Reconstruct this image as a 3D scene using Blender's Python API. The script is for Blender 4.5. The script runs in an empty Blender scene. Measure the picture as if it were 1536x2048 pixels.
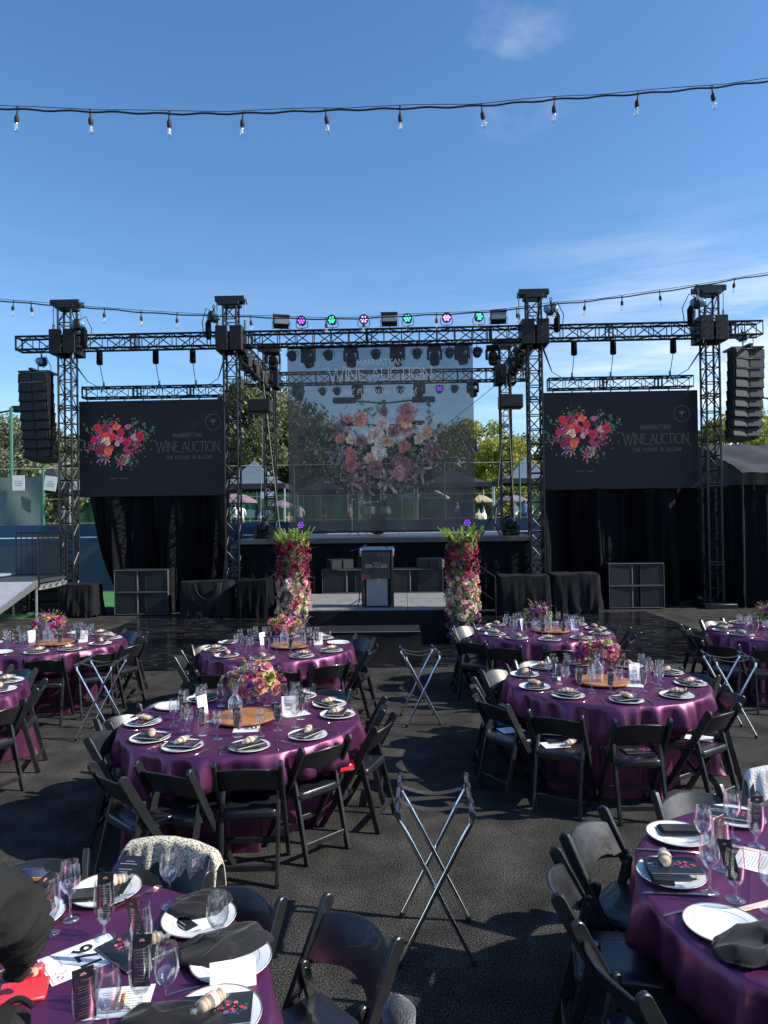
import bpy, math, random
from mathutils import Vector, Matrix, noise
R = math.radians
S = bpy.context.scene
COL = S.collection
# ---------------------------------------------------------------- camera
CAMF, CAMH = 1420.0, 2.3
_th, _ph = R(.8), R(.565)
FWD = Vector((0, math.cos(_ph), math.sin(_ph)))
_upb = Vector((0, -math.sin(_ph), math.cos(_ph)))
RT = Vector((1, 0, 0)) * math.cos(_th) - _upb * math.sin(_th)
UP = Vector((1, 0, 0)) * math.sin(_th) + _upb * math.cos(_th)
CP = Vector((0, 0, CAMH))
cam = bpy.data.cameras.new('camera')
cam.sensor_fit = 'VERTICAL'; cam.sensor_height = 36; cam.lens = CAMF * 36 / 2048
cam.clip_end = 3000; cam.clip_start = .05
co = bpy.data.objects.new('camera', cam); COL.objects.link(co)
mw = Matrix.Identity(4)
for i in range(3):
    mw[i][0] = RT[i]; mw[i][1] = UP[i]; mw[i][2] = -FWD[i]; mw[i][3] = CP[i]
co.matrix_world = mw
S.camera = co
def proj(p):
    v = Vector(p) - CP; d = v.dot(FWD)
    return (768 + CAMF * v.dot(RT) / d, 1024 - CAMF * v.dot(UP) / d, d)
def at(px, py, z=0.0):                       # point of the horizontal level z
    d = FWD * CAMF + RT * (px - 768) - UP * (py - 1024)
    return CP + d * ((z - CAMH) / d.z)
def atY(px, py, Y):                          # point of the upright plane at distance Y
    d = FWD * CAMF + RT * (px - 768) - UP * (py - 1024)
    return CP + d * (Y / d.y)
def inframe(p, m=60):
    a, b, d = proj(p)
    return d > .3 and -m < a < 1536 + m and -m < b < 2048 + m
# ---------------------------------------------------------------- sky and sun
SUN_EL, SUN_A = R(37), R(9)                  # sun from the right, a little to the camera side
sd = Vector((math.cos(SUN_EL) * math.cos(SUN_A), -math.cos(SUN_EL) * math.sin(SUN_A), math.sin(SUN_EL)))
W = bpy.data.worlds.new('World'); S.world = W; W.use_nodes = True
nt = W.node_tree; N = nt.nodes; L = nt.links
bg = N['Background']; bg.inputs['Strength'].default_value = .125
sky = N.new('ShaderNodeTexSky'); sky.sky_type = 'NISHITA'; sky.sun_disc = False
sky.sun_elevation = SUN_EL; sky.sun_rotation = math.atan2(sd.x, sd.y)
sky.air_density = 1.0; sky.dust_density = .35; sky.ozone_density = 4.5; sky.altitude = 50
tc = N.new('ShaderNodeTexCoord')
def nmath(nt_, op, a, b=None, c=None):
    n = nt_.nodes.new('ShaderNodeMath'); n.operation = op
    for i, v in enumerate((a, b, c)):
        if v is None: continue
        if isinstance(v, (int, float)): n.inputs[i].default_value = v
        else: nt_.links.new(v, n.inputs[i])
    return n.outputs[0]
def ramp(nt_, fac, stops):
    n = nt_.nodes.new('ShaderNodeValToRGB'); e = n.color_ramp.elements
    while len(e) < len(stops): e.new(.5)
    for q, (p, c) in zip(e, stops):
        q.position = p; q.color = (c[0], c[1], c[2], 1) if not isinstance(c, (int, float)) else (c, c, c, 1)
    nt_.links.new(fac, n.inputs[0]); return n.outputs[0]
sx = N.new('ShaderNodeSeparateXYZ'); L.new(tc.outputs['Generated'], sx.inputs[0])
mp = N.new('ShaderNodeMapping'); mp.inputs['Scale'].default_value = (1.2, 1.2, 9)
mp.inputs['Rotation'].default_value = (0, R(8), 0)
L.new(tc.outputs['Generated'], mp.inputs[0])
nz = N.new('ShaderNodeTexNoise'); nz.inputs['Scale'].default_value = 2.6; nz.inputs['Detail'].default_value = 8; nz.inputs['Roughness'].default_value = .62
L.new(mp.outputs[0], nz.inputs['Vector'])
wisp = ramp(nt, nz.outputs[0], [(.40, 0), (.72, .95)])
low = ramp(nt, sx.outputs[2], [(0, 1), (.17, .95), (.30, .30), (.40, 0)])
side = ramp(nt, nmath(nt, 'MULTIPLY_ADD', sx.outputs[0], .5, .5), [(.30, .12), (.55, .2), (.68, 1)])
w1 = nmath(nt, 'MULTIPLY', nmath(nt, 'MULTIPLY', wisp, low), side)
pd = (FWD * CAMF + RT * (1040 - 768) - UP * (128 - 1024)).normalized()
dt = N.new('ShaderNodeVectorMath'); dt.operation = 'DOT_PRODUCT'; L.new(tc.outputs['Generated'], dt.inputs[0]); dt.inputs[1].default_value = pd
nz2 = N.new('ShaderNodeTexNoise'); nz2.inputs['Scale'].default_value = 11; nz2.inputs['Detail'].default_value = 9; nz2.inputs['Roughness'].default_value = .6
mp2 = N.new('ShaderNodeMapping'); mp2.inputs['Scale'].default_value = (.8, 1, 1.5); mp2.inputs['Rotation'].default_value = (0, R(-25), 0)
L.new(tc.outputs['Generated'], mp2.inputs[0]); L.new(mp2.outputs[0], nz2.inputs['Vector'])
puff = nmath(nt, 'MULTIPLY', ramp(nt, dt.outputs['Value'], [(.9975, 0), (.9999, .42)]), ramp(nt, nz2.outputs[0], [(.47, 0), (.78, .55)]))
cl = nmath(nt, 'MINIMUM', nmath(nt, 'ADD', w1, puff), .92)
mx = N.new('ShaderNodeMix'); mx.data_type = 'RGBA'; L.new(cl, mx.inputs[0]); hsv = N.new('ShaderNodeHueSaturation'); hsv.inputs['Saturation'].default_value = 1.12; hsv.inputs['Value'].default_value = 1.12; L.new(sky.outputs[0], hsv.inputs['Color']); L.new(hsv.outputs[0], mx.inputs[6]); mx.inputs[7].default_value = (7.2, 7.6, 8.2, 1)
L.new(mx.outputs[2], bg.inputs['Color'])
sl = bpy.data.lights.new('sun', 'SUN'); sl.energy = 5.0; sl.angle = R(.53); sl.color = (1, .95, .87)
so = bpy.data.objects.new('sun', sl); COL.objects.link(so)
so.rotation_euler = (-sd).to_track_quat('-Z', 'Y').to_euler()
S.view_settings.view_transform = 'Standard'; S.view_settings.look = 'None'
S.view_settings.exposure = 0.5; S.view_settings.gamma = 1
S.cycles.max_bounces = 8; S.cycles.transparent_max_bounces = 24
S.cycles.use_denoising = True
# ---------------------------------------------------------------- materials
MATS = {}
def mat(name, c, rough=.5, metal=0, var=.12, scale=6, bump=0, bscale=80, coat=0, sheen=0, spec=.5, emit=None, es=1, tint=None, coord='Object', rvar=0):
    m = bpy.data.materials.new(name); m.use_nodes = True; t = m.node_tree
    b = t.nodes['Principled BSDF']
    b.inputs['Roughness'].default_value = rough; b.inputs['Metallic'].default_value = metal
    b.inputs['Coat Weight'].default_value = coat; b.inputs['Sheen Weight'].default_value = sheen
    b.inputs['Specular IOR Level'].default_value = spec
    c = tuple(c); tx = t.nodes.new('ShaderNodeTexCoord')
    if var:
        n = t.nodes.new('ShaderNodeTexNoise'); n.inputs['Scale'].default_value = scale; n.inputs['Detail'].default_value = 5
        t.links.new(tx.outputs[coord], n.inputs['Vector'])
        c2 = tint or tuple(min(1, v * (1 + var)) for v in c)
        o = ramp(t, n.outputs[0], [(.3, tuple(v * (1 - var) for v in c)), (.7, c2)])
        t.links.new(o, b.inputs['Base Color'])
    else: b.inputs['Base Color'].default_value = (*c, 1)
    if bump:
        n2 = t.nodes.new('ShaderNodeTexNoise'); n2.inputs['Scale'].default_value = bscale; n2.inputs['Detail'].default_value = 3
        t.links.new(tx.outputs[coord], n2.inputs['Vector'])
        bp = t.nodes.new('ShaderNodeBump'); bp.inputs['Strength'].default_value = bump; bp.inputs['Distance'].default_value = .01
        t.links.new(n2.outputs[0], bp.inputs['Height']); t.links.new(bp.outputs[0], b.inputs['Normal'])
    if rvar:
        n3 = t.nodes.new('ShaderNodeTexNoise'); n3.inputs['Scale'].default_value = 5; n3.inputs['Detail'].default_value = 8; n3.inputs['Roughness'].default_value = .7
        t.links.new(tx.outputs[coord], n3.inputs['Vector']); t.links.new(ramp(t, n3.outputs[0], [(.35, rough * (1 - rvar)), (.65, rough * (1 + rvar))]), b.inputs['Roughness'])
    if emit:
        b.inputs['Emission Color'].default_value = (*emit, 1); b.inputs['Emission Strength'].default_value = es
    MATS[name] = m; return m
mat('chair_black', (.014, .0143, .0155), .36, rvar=.4, coat=.2, bump=.06, bscale=14)
mat('seat_black', (.011, .012, .015), .34, rvar=.35, coat=.3, bump=.05, bscale=9)
sm_ = mat('satin', (.046, .009, .042), .5, spec=.2, var=.12, scale=3, bump=.45, bscale=5); st_ = sm_.node_tree
gs_ = st_.nodes.new('ShaderNodeBsdfGlossy'); gs_.inputs['Color'].default_value = (.66, .20, .36, 1); gs_.inputs['Roughness'].default_value = .40
ms_ = st_.nodes.new('ShaderNodeMixShader'); ms_.inputs[0].default_value = .26; bs_ = st_.nodes['Principled BSDF']
sx_ = st_.nodes.new('ShaderNodeSeparateXYZ'); mp_ = st_.nodes.new('ShaderNodeMapping'); mp_.inputs['Rotation'].default_value = (0, 0, .5); tx_ = st_.nodes.new('ShaderNodeTexCoord'); st_.links.new(tx_.outputs['Object'], mp_.inputs[0]); st_.links.new(mp_.outputs[0], sx_.inputs[0])
bn_ = [n for n in st_.nodes if n.type == 'BUMP'][0]; h_ = bn_.inputs['Height'].links[0].from_socket
for k_ in (0, 1):                                           # creases where the cloth was folded
    h_ = nmath(st_, 'ADD', h_, ramp(st_, nmath(st_, 'PINGPONG', sx_.outputs[k_], .22), [(0, .55), (.010, .25), (.03, 0)]))
st_.links.new(h_, bn_.inputs['Height'])
st_.links.new(bs_.inputs['Normal'].links[0].from_socket, gs_.inputs['Normal']); st_.links.new(bs_.outputs[0], ms_.inputs[1]); st_.links.new(gs_.outputs[0], ms_.inputs[2]); st_.links.new(ms_.outputs[0], st_.nodes['Material Output'].inputs[0])
mat('chrome', (.75, .77, .8), .09, 1, var=.05)
mat('rubber', (.01, .01, .01), .7)
mat('porcelain', (.86, .86, .84), .12, coat=.5, var=.02)
mat('gold_trim', (.28, .25, .2), .4, .4)
mat('rose_gold', (.62, .44, .34), .22, 1, var=.05)
mat('napkin', (.014, .014, .0155), .9, sheen=.12, spec=.2, bump=.25, bscale=300)
mat('paper', (.80, .80, .78), .6, var=.03)
mat('paper_black', (.012, .014, .018), .38, var=.1)
mat('ink', (.01, .01, .012), .5, var=0)
mat('ink_pale', (.45, .42, .38), .5, var=0)
mat('pale_blue_card', (.50, .50, .72), .5, var=.03)
mat('biscuit', (.60, .38, .17), .7, var=.25, scale=40)
mat('ribbon', (.70, .52, .42), .45)
mat('red', (.62, .008, .02), .42, sheen=.2, var=.1)
mat('orange', (.75, .25, .02), .45)
mat('truss', (.010, .010, .012), .36, .2, var=.25, scale=5)
mat('case_black', (.009, .009, .011), .5, spec=.3, var=.2, bump=.1)
mat('grille', (.012, .013, .016), .6, .2, var=.15, scale=30, bump=.35, bscale=160)
mat('grey_edge', (.10, .10, .092), .5, var=.15)
mat('drape', (.0042, .0044, .0058), .85, spec=.12, var=.2, bump=.25, bscale=14)
mat('drape_grey', (.012, .012, .013), .85, spec=.15, var=.25, bump=.3, bscale=12)
mat('tent', (.020, .021, .026), .7, var=.3, scale=2, bump=.3, bscale=5)
mat('tent_blue', (.10, .125, .155), .6, var=.15)
mat('deck', (.20, .20, .19), .6, var=.22, scale=9, bump=.1)
mat('deck_dark', (.045, .05, .052), .5, var=.2)
mat('aluminium', (.50, .50, .48), .38, .8, var=.15, scale=12)
mat('ramp', (.32, .33, .34), .55, .1, var=.1)
mat('hoist_blue', (.10, .24, .38), .4, var=.2)
mat('chain', (.25, .25, .26), .4, .8)
mat('rope', (.35, .36, .25), .8)
mat('screen_black', (.006, .0068, .010), .55, var=.04, spec=.3, emit=(.012, .016, .03), es=.12)
mat('led_text', (.03, .03, .03), .6, var=0, emit=(.34, .33, .33), es=.12)
mat('panel_grey', (.24, .25, .27), .35, .35, var=.04)
mat('green_post', (.045, .17, .11), .45)
mat('windscreen', (.13, .18, .17), .85, var=.22, scale=22, bump=.3, bscale=90)
mat('green_screen', (.03, .10, .06), .85, var=.2)
mat('blue_wall', (.008, .045, .115), .6, var=.12, scale=1.5)
mat('blue_wall_pale', (.028, .055, .095), .65, var=.12, scale=1.5)
mat('white_line', (.75, .75, .72), .6, var=.08)
mat('bark', (.09, .07, .05), .9, var=.3, bump=.6, bscale=25)
mat('wood', (.34, .15, .05), .38, coat=.3, var=.35, scale=5)
mat('stem_green', (.08, .16, .04), .6, var=.3)
mat('skin', (.50, .30, .21), .5, var=.06)
mat('hair_dark', (.03, .02, .015), .6); mat('hair_fair', (.32, .22, .12), .6); mat('hair_grey', (.4, .38, .36), .6)
mat('jacket_black', (.018, .018, .017), .9, spec=.2, bump=.5, bscale=260)
mat('bulb_filament', (.8, .62, .4), .3, var=0)
mat('violet_lamp', (.1, .02, .3), .3, emit=(.30, .06, 1), es=3.0, var=0)
mat('green_lamp', (.02, .3, .15), .3, emit=(.05, .9, .40), es=2.6, var=0)
mat('pink_lamp', (.3, .1, .3), .3, emit=(.80, .30, 1), es=3.2, var=0)
mat('blue_lamp', (.02, .05, .4), .3, emit=(.05, .10, 1), es=3.0, var=0)
mat('lens', (.02, .022, .03), .06, coat=1, var=0)
mat('flood_glass', (.16, .17, .18), .18, coat=.6, var=.1)
mat('brass', (.55, .38, .14), .25, 1)
mat('knit_white', (.66, .65, .60), .9, sheen=.4, bump=.9, bscale=120)
mat('knit_grey', (.030, .031, .036), .95, sheen=.6, bump=1.0, bscale=160, var=.35, scale=60)
mat('white_cloth', (.70, .70, .68), .8, sheen=.2)
mat('blue_shirt', (.10, .17, .34), .8); mat('navy', (.02, .03, .07), .8); mat('lavender', (.17, .13, .17), .8); mat('khaki', (.33, .27, .18), .8)
# object-coloured petals and leaves, face-coloured prints
def ocol(name, rough=.6, trans=.0):
    m = bpy.data.materials.new(name); m.use_nodes = True; t = m.node_tree; b = t.nodes['Principled BSDF']
    oi = t.nodes.new('ShaderNodeObjectInfo'); tx = t.nodes.new('ShaderNodeTexCoord')
    n = t.nodes.new('ShaderNodeTexNoise'); n.inputs['Scale'].default_value = 30; t.links.new(tx.outputs['Object'], n.inputs['Vector'])
    hs = t.nodes.new('ShaderNodeHueSaturation'); t.links.new(oi.outputs['Color'], hs.inputs['Color'])
    t.links.new(nmath(t, 'MULTIPLY_ADD', n.outputs[0], .9, .6), hs.inputs['Value'])
    t.links.new(hs.outputs[0], b.inputs['Base Color']); b.inputs['Roughness'].default_value = rough
    b.inputs['Subsurface Weight'].default_value = 0
    MATS[name] = m; return m
ocol('petal', .55)
def fcol(name, rough=.6, emit=0, alpha=1, var=0):
    m = bpy.data.materials.new(name); m.use_nodes = True; t = m.node_tree; b = t.nodes['Principled BSDF']
    a = t.nodes.new('ShaderNodeVertexColor'); a.layer_name = 'Col'
    src = a.outputs['Color']
    if var:
        tx = t.nodes.new('ShaderNodeTexCoord'); n = t.nodes.new('ShaderNodeTexNoise'); n.inputs['Scale'].default_value = var
        t.links.new(tx.outputs['Object'], n.inputs['Vector'])
        hs = t.nodes.new('ShaderNodeHueSaturation'); t.links.new(src, hs.inputs['Color'])
        t.links.new(nmath(t, 'MULTIPLY_ADD', n.outputs[0], 1.0, .5), hs.inputs['Value']); src = hs.outputs[0]
    t.links.new(src, b.inputs['Base Color']); b.inputs['Roughness'].default_value = rough
    if emit:
        t.links.new(src, b.inputs['Emission Color']); b.inputs['Emission Strength'].default_value = emit
    if alpha < 1:
        tr = t.nodes.new('ShaderNodeBsdfTransparent'); ms = t.nodes.new('ShaderNodeMixShader'); ms.inputs[0].default_value = alpha
        t.links.new(tr.outputs[0], ms.inputs[1]); t.links.new(b.outputs[0], ms.inputs[2]); t.links.new(ms.outputs[0], t.nodes['Material Output'].inputs[0])
    MATS[name] = m; return m
fcol('led_print', .6, emit=.26); fcol('paper_print', .45); fcol('leafmix', .6, var=3.0); fcol('banner_print', .8, emit=0, alpha=.55)
def seethru(name, c, alpha, rough=.8):
    m = bpy.data.materials.new(name); m.use_nodes = True; t = m.node_tree; b = t.nodes['Principled BSDF']
    b.inputs['Base Color'].default_value = (*c, 1); b.inputs['Roughness'].default_value = rough
    tr = t.nodes.new('ShaderNodeBsdfTransparent'); ms = t.nodes.new('ShaderNodeMixShader')
    tx = t.nodes.new('ShaderNodeTexCoord'); n = t.nodes.new('ShaderNodeTexNoise'); n.inputs['Scale'].default_value = .8
    t.links.new(tx.outputs['Object'], n.inputs['Vector'])
    t.links.new(nmath(t, 'MULTIPLY_ADD', n.outputs[0], .10, alpha - .05), ms.inputs[0])
    t.links.new(tr.outputs[0], ms.inputs[1]); t.links.new(b.outputs[0], ms.inputs[2]); t.links.new(ms.outputs[0], t.nodes['Material Output'].inputs[0])
    MATS[name] = m
seethru('scrim', (.036, .039, .042), .76)
seethru('strap_net', (.05, .05, .05), .6)
seethru('scrim_text', (.40, .40, .39), .85)
seethru('cellophane', (.8, .8, .8), .18, .1)
def glassmat(name, edge=(1, 1, 1), base=.10):
    m = bpy.data.materials.new(name); m.use_nodes = True; t = m.node_tree
    t.nodes.remove(t.nodes['Principled BSDF'])
    tr = t.nodes.new('ShaderNodeBsdfTransparent'); tr.inputs[0].default_value = (.955, .965, .97, 1)
    gl = t.nodes.new('ShaderNodeBsdfGlossy'); gl.inputs['Roughness'].default_value = .03; gl.inputs[0].default_value = (*edge, 1)
    lw = t.nodes.new('ShaderNodeLayerWeight'); lw.inputs[0].default_value = .5
    fr = nmath(t, 'MULTIPLY_ADD', nmath(t, 'POWER', lw.outputs['Facing'], 2.6), .72, base)
    ms = t.nodes.new('ShaderNodeMixShader'); t.links.new(fr, ms.inputs[0]); t.links.new(tr.outputs[0], ms.inputs[1]); t.links.new(gl.outputs[0], ms.inputs[2])
    t.links.new(ms.outputs[0], t.nodes['Material Output'].inputs[0]); MATS[name] = m
glassmat('glass'); glassmat('acrylic', base=.10)
# special surfaces
def carpet():
    m = mat('carpet', (.030, .029, .028), .95, var=0); t = m.node_tree; b = t.nodes['Principled BSDF']
    tx = t.nodes.new('ShaderNodeTexCoord')
    def nz(sc, d=4):
        n = t.nodes.new('ShaderNodeTexNoise'); n.inputs['Scale'].default_value = sc; n.inputs['Detail'].default_value = d; t.links.new(tx.outputs['Object'], n.inputs['Vector']); return n.outputs[0]
    a = ramp(t, nz(125, 4), [(.40, (.002, .002, .0021)), (.66, (.112, .106, .095))])
    c = ramp(t, nz(3.1, 8), [(.32, .62), (.5, .95), (.70, 1.4)])
    c2 = ramp(t, nz(.55, 5), [(.3, .65), (.7, 1.25)])
    m1 = t.nodes.new('ShaderNodeMix'); m1.data_type = 'RGBA'; m1.blend_type = 'MULTIPLY'; m1.inputs[0].default_value = 1
    t.links.new(a, m1.inputs[6]); t.links.new(c, m1.inputs[7])
    m2 = t.nodes.new('ShaderNodeMix'); m2.data_type = 'RGBA'; m2.blend_type = 'MULTIPLY'; m2.inputs[0].default_value = 1
    t.links.new(m1.outputs[2], m2.inputs[6]); t.links.new(c2, m2.inputs[7]); t.links.new(m2.outputs[2], b.inputs['Base Color'])
    bp = t.nodes.new('ShaderNodeBump'); bp.inputs['Strength'].default_value = .8; bp.inputs['Distance'].default_value = .008
    t.links.new(nz(120, 2), bp.inputs['Height']); t.links.new(bp.outputs[0], b.inputs['Normal']); b.inputs['Specular IOR Level'].default_value = .08
carpet()
def dfloor():
    m = mat('dance_floor', (.01, .01, .011), .10, var=0); t = m.node_tree; b = t.nodes['Principled BSDF']
    tx = t.nodes.new('ShaderNodeTexCoord'); mpp = t.nodes.new('ShaderNodeMapping'); mpp.inputs['Scale'].default_value = (.5, 1.6, 1); mpp.inputs['Rotation'].default_value = (0, 0, .3)
    t.links.new(tx.outputs['Object'], mpp.inputs[0])
    n = t.nodes.new('ShaderNodeTexNoise'); n.inputs['Scale'].default_value = 2.2; n.inputs['Detail'].default_value = 8; n.inputs['Distortion'].default_value = 1.2
    t.links.new(mpp.outputs[0], n.inputs['Vector'])
    t.links.new(ramp(t, n.outputs[0], [(.47, (.006, .006, .007)), (.5, (.05, .05, .052)), (.53, (.006, .006, .007))]), b.inputs['Base Color'])
    t.links.new(ramp(t, n.outputs[0], [(.3, .12), (.7, .24)]), b.inputs['Roughness']); b.inputs['Coat Weight'].default_value = 0; b.inputs['Specular IOR Level'].default_value = .35
dfloor()
mat('court_green', (.055, .17, .045), .8, var=.15, scale=2)
mat('terrace', (.06, .14, .06), .85, var=.15, scale=1)
mat('far_ground', (.10, .10, .08), .9, var=.3, scale=.2)
def leopard():
    m = mat('leopard', (.62, .55, .42), .8, var=0, sheen=.2); t = m.node_tree; b = t.nodes['Principled BSDF']
    tx = t.nodes.new('ShaderNodeTexCoord'); v = t.nodes.new('ShaderNodeTexVoronoi'); v.inputs['Scale'].default_value = 115
    t.links.new(tx.outputs['Object'], v.inputs['Vector'])
    t.links.new(ramp(t, v.outputs['Distance'], [(.34, (.04, .034, .028)), (.44, (.62, .55, .41))]), b.inputs['Base Color'])
leopard()
# ---------------------------------------------------------------- mesh builder
class MB:
    def __init__(s): s.v = []; s.f = []; s.mi = []; s.c = []; s.m = 0; s.col = None
    def add(s, vs, fs):
        o = len(s.v); s.v += [tuple(v) for v in vs]
        for f in fs: s.f.append([i + o for i in f]); s.mi.append(s.m); s.c.append(s.col)
        return o
    def box(s, x0, x1, y0, y1, z0, z1, M_=None):
        vs = [Vector((x, y, z)) for z in (z0, z1) for y in (y0, y1) for x in (x0, x1)]
        if M_: vs = [M_ @ v for v in vs]
        s.add(vs, [(0, 2, 3, 1), (4, 5, 7, 6), (0, 1, 5, 4), (1, 3, 7, 5), (3, 2, 6, 7), (2, 0, 4, 6)])
    def rbox(s, x0, x1, y0, y1, z0, z1, b=.01, M_=None):      # box with chamfered edges
        cx, cy, cz = (x0 + x1) / 2, (y0 + y1) / 2, (z0 + z1) / 2; h = ((x1 - x0) / 2, (y1 - y0) / 2, (z1 - z0) / 2)
        b = min(b, *(q * .9 for q in h)); vs = []; idx = {}
        for sx in (-1, 1):
            for sy in (-1, 1):
                for sz in (-1, 1):
                    for ax in range(3):
                        p = [sx * (h[0] - b), sy * (h[1] - b), sz * (h[2] - b)]; p[ax] = (sx, sy, sz)[ax] * h[ax]
                        idx[(sx, sy, sz, ax)] = len(vs); vs.append(Vector((cx + p[0], cy + p[1], cz + p[2])))
        fs = []
        for ax in range(3):
            a, c = [q for q in range(3) if q != ax]
            for sg in (-1, 1):
                q = []
                for (i, j) in ((-1, -1), (1, -1), (1, 1), (-1, 1)):
                    k = [0, 0, 0]; k[ax] = sg; k[a] = i; k[c] = j; q.append(idx[(*k, ax)])
                if (sg == 1) == (ax == 1): q.reverse()
                fs.append(q)
        for ax in range(3):                                   # edges parallel to ax
            a, c = [q for q in range(3) if q != ax]
            for i in (-1, 1):
                for j in (-1, 1):
                    k0 = [0, 0, 0]; k0[a] = i; k0[c] = j; k0[ax] = -1; k1 = list(k0); k1[ax] = 1
                    q = [idx[(*k0, a)], idx[(*k1, a)], idx[(*k1, c)], idx[(*k0, c)]]
                    if (i * j == 1) != (ax == 1): q.reverse()
                    fs.append(q)
        for sx in (-1, 1):
            for sy in (-1, 1):
                for sz in (-1, 1):
                    q = [idx[(sx, sy, sz, a)] for a in range(3)]
                    if sx * sy * sz < 0: q.reverse()
                    fs.append(q)
        if M_: vs = [M_ @ v for v in vs]
        s.add(vs, fs)
    def tube(s, pts, r, n=8, caps=True, closed=False):
        pts = [Vector(p) for p in pts]; rs = r if isinstance(r, (list, tuple)) else [r] * len(pts)
        vs = []; pn = None
        for i, p in enumerate(pts):
            a = pts[max(i - 1, 0)]; b = pts[min(i + 1, len(pts) - 1)]; t = (b - a)
            if closed: t = pts[(i + 1) % len(pts)] - pts[i - 1]
            t = t.normalized() if t.length > 1e-9 else Vector((0, 0, 1))
            if pn is None:
                q = Vector((0, 0, 1)) if abs(t.z) < .9 else Vector((1, 0, 0)); pn = t.cross(q).normalized()
            else: pn = (pn - t * pn.dot(t)).normalized()
            bn = t.cross(pn)
            for k in range(n):
                an = 2 * math.pi * k / n; vs.append(p + (pn * math.cos(an) + bn * math.sin(an)) * rs[i])
        m = len(pts); fs = []
        for i in range(m if closed else m - 1):
            for k in range(n):
                a = i * n + k; b = i * n + (k + 1) % n; j = (i + 1) % m
                fs.append((a, b, j * n + (k + 1) % n, j * n + k))
        if caps and not closed: fs.append(list(range(n))[::-1]); fs.append(list(range((m - 1) * n, m * n)))
        s.add(vs, fs)
    def lathe(s, prof, n=20, c=(0, 0, 0), M_=None, capb=True, capt=False):
        vs = []; fs = []
        for (r, z) in prof:
            for k in range(n):
                a = 2 * math.pi * k / n; v = Vector((r * math.cos(a), r * math.sin(a), z))
                vs.append((M_ @ v if M_ else v) + Vector(c))
        for i in range(len(prof) - 1):
            for k in range(n):
                a = i * n + k; b = i * n + (k + 1) % n; fs.append((a, b, b + n, a + n))
        if capb: fs.append(list(range(n))[::-1])
        if capt: fs.append(list(range((len(prof) - 1) * n, len(prof) * n)))
        s.add(vs, fs)
    def poly(s, pts): s.add(pts, [list(range(len(pts)))])
    def prism(s, poly, x0, x1, ax=0):                          # polygon in the two other axes, extruded along ax
        def P(u, v, w): return (w, u, v) if ax == 0 else ((u, w, v) if ax == 1 else (u, v, w))
        n = len(poly); vs = [P(u, v, x0) for u, v in poly] + [P(u, v, x1) for u, v in poly]
        fs = [list(range(n)), list(range(n, 2 * n))[::-1]] + [(i, i + n, (i + 1) % n + n, (i + 1) % n) for i in range(n)]
        s.add(vs, fs)
    def grid(s, fn, nu, nv):
        vs = [fn(i / nu, j / nv) for j in range(nv + 1) for i in range(nu + 1)]
        fs = [(j * (nu + 1) + i, j * (nu + 1) + i + 1, (j + 1) * (nu + 1) + i + 1, (j + 1) * (nu + 1) + i) for j in range(nv) for i in range(nu)]
        s.add(vs, fs)
    def ball(s, c, r, n=8, m=6, sc=(1, 1, 1)):
        vs = []; fs = []
        for i in range(m + 1):
            t = math.pi * i / m
            for k in range(n):
                a = 2 * math.pi * k / n
                vs.append((c[0] + r * sc[0] * math.sin(t) * math.cos(a), c[1] + r * sc[1] * math.sin(t) * math.sin(a), c[2] + r * sc[2] * math.cos(t)))
        for i in range(m):
            for k in range(n):
                a = i * n + k; b = i * n + (k + 1) % n; fs.append((a, a + n, b + n, b))
        s.add(vs, fs)
    def mesh(s, name, mats, smooth=True, ang=.7):
        me = bpy.data.meshes.new(name); me.from_pydata(s.v, [], s.f)
        if isinstance(mats, str): mats = [mats]
        for m in mats: me.materials.append(MATS[m])
        if len(mats) > 1: me.polygons.foreach_set('material_index', s.mi)
        if any(c is not None for c in s.c):
            ca = me.color_attributes.new('Col', 'FLOAT_COLOR', 'CORNER'); d = []
            for f, c in zip(s.f, s.c):
                c = c or (1, 1, 1)
                for _ in f: d += [c[0], c[1], c[2], 1]
            ca.data.foreach_set('color', d)
        if smooth:
            me.shade_smooth(); me.set_sharp_from_angle(angle=ang)
        me.update(); return me
    def build(s, name, mats, parent=None, smooth=True, loc=None, ang=.7):
        o = bpy.data.objects.new(name, s.mesh(name, mats, smooth, ang)); COL.objects.link(o)
        if parent: o.parent = parent
        if loc is not None: o.location = loc
        return o
def tag(o, label=None, cat=None, group=None, kind=None):
    if label: o['label'] = label
    if cat: o['category'] = cat
    if group: o['group'] = group
    if kind: o['kind'] = kind
    return o
def struct(mb, name, m, **k): return tag(mb.build(name, m, **k), kind='structure')
def thing(name, label, cat, loc=(0, 0, 0), rz=0, group=None):
    o = bpy.data.objects.new(name, None); COL.objects.link(o); o.location = loc; o.rotation_euler = (0, 0, rz)
    return tag(o, label, cat, group)
def dup(root, loc, rz=0, label=None, group=None, sc=None):
    def cp(o, par):
        c = o.copy(); COL.objects.link(c)
        if par: c.parent = par
        for k in KIDS.get(o.name, ()): cp(k, c)
        return c
    KIDS = {}
    def walk(o):
        KIDS[o.name] = list(o.children)
        for k in o.children: walk(k)
    walk(root)
    r = cp(root, None); r.location = loc; r.rotation_euler = (0, 0, rz)
    if sc: r.scale = (sc,) * 3
    return tag(r, label, None, group)
FIRST = {}
def inst(key, maker, loc, rz, label, group=None, sc=None):      # the first one is built, the rest are copies of it and its parts
    if key not in FIRST:
        o = maker(); FIRST[key] = o; o.location = loc; o.rotation_euler = (0, 0, rz)
        if sc: o.scale = (sc,) * 3
        return tag(o, label, None, group)
    return dup(FIRST[key], loc, rz, label, group, sc)
ORD = ['first', 'second', 'third', 'fourth', 'fifth', 'sixth', 'seventh', 'eighth', 'ninth', 'tenth', 'eleventh', 'twelfth']
rnd = random.Random(7)
U = rnd.uniform
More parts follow.
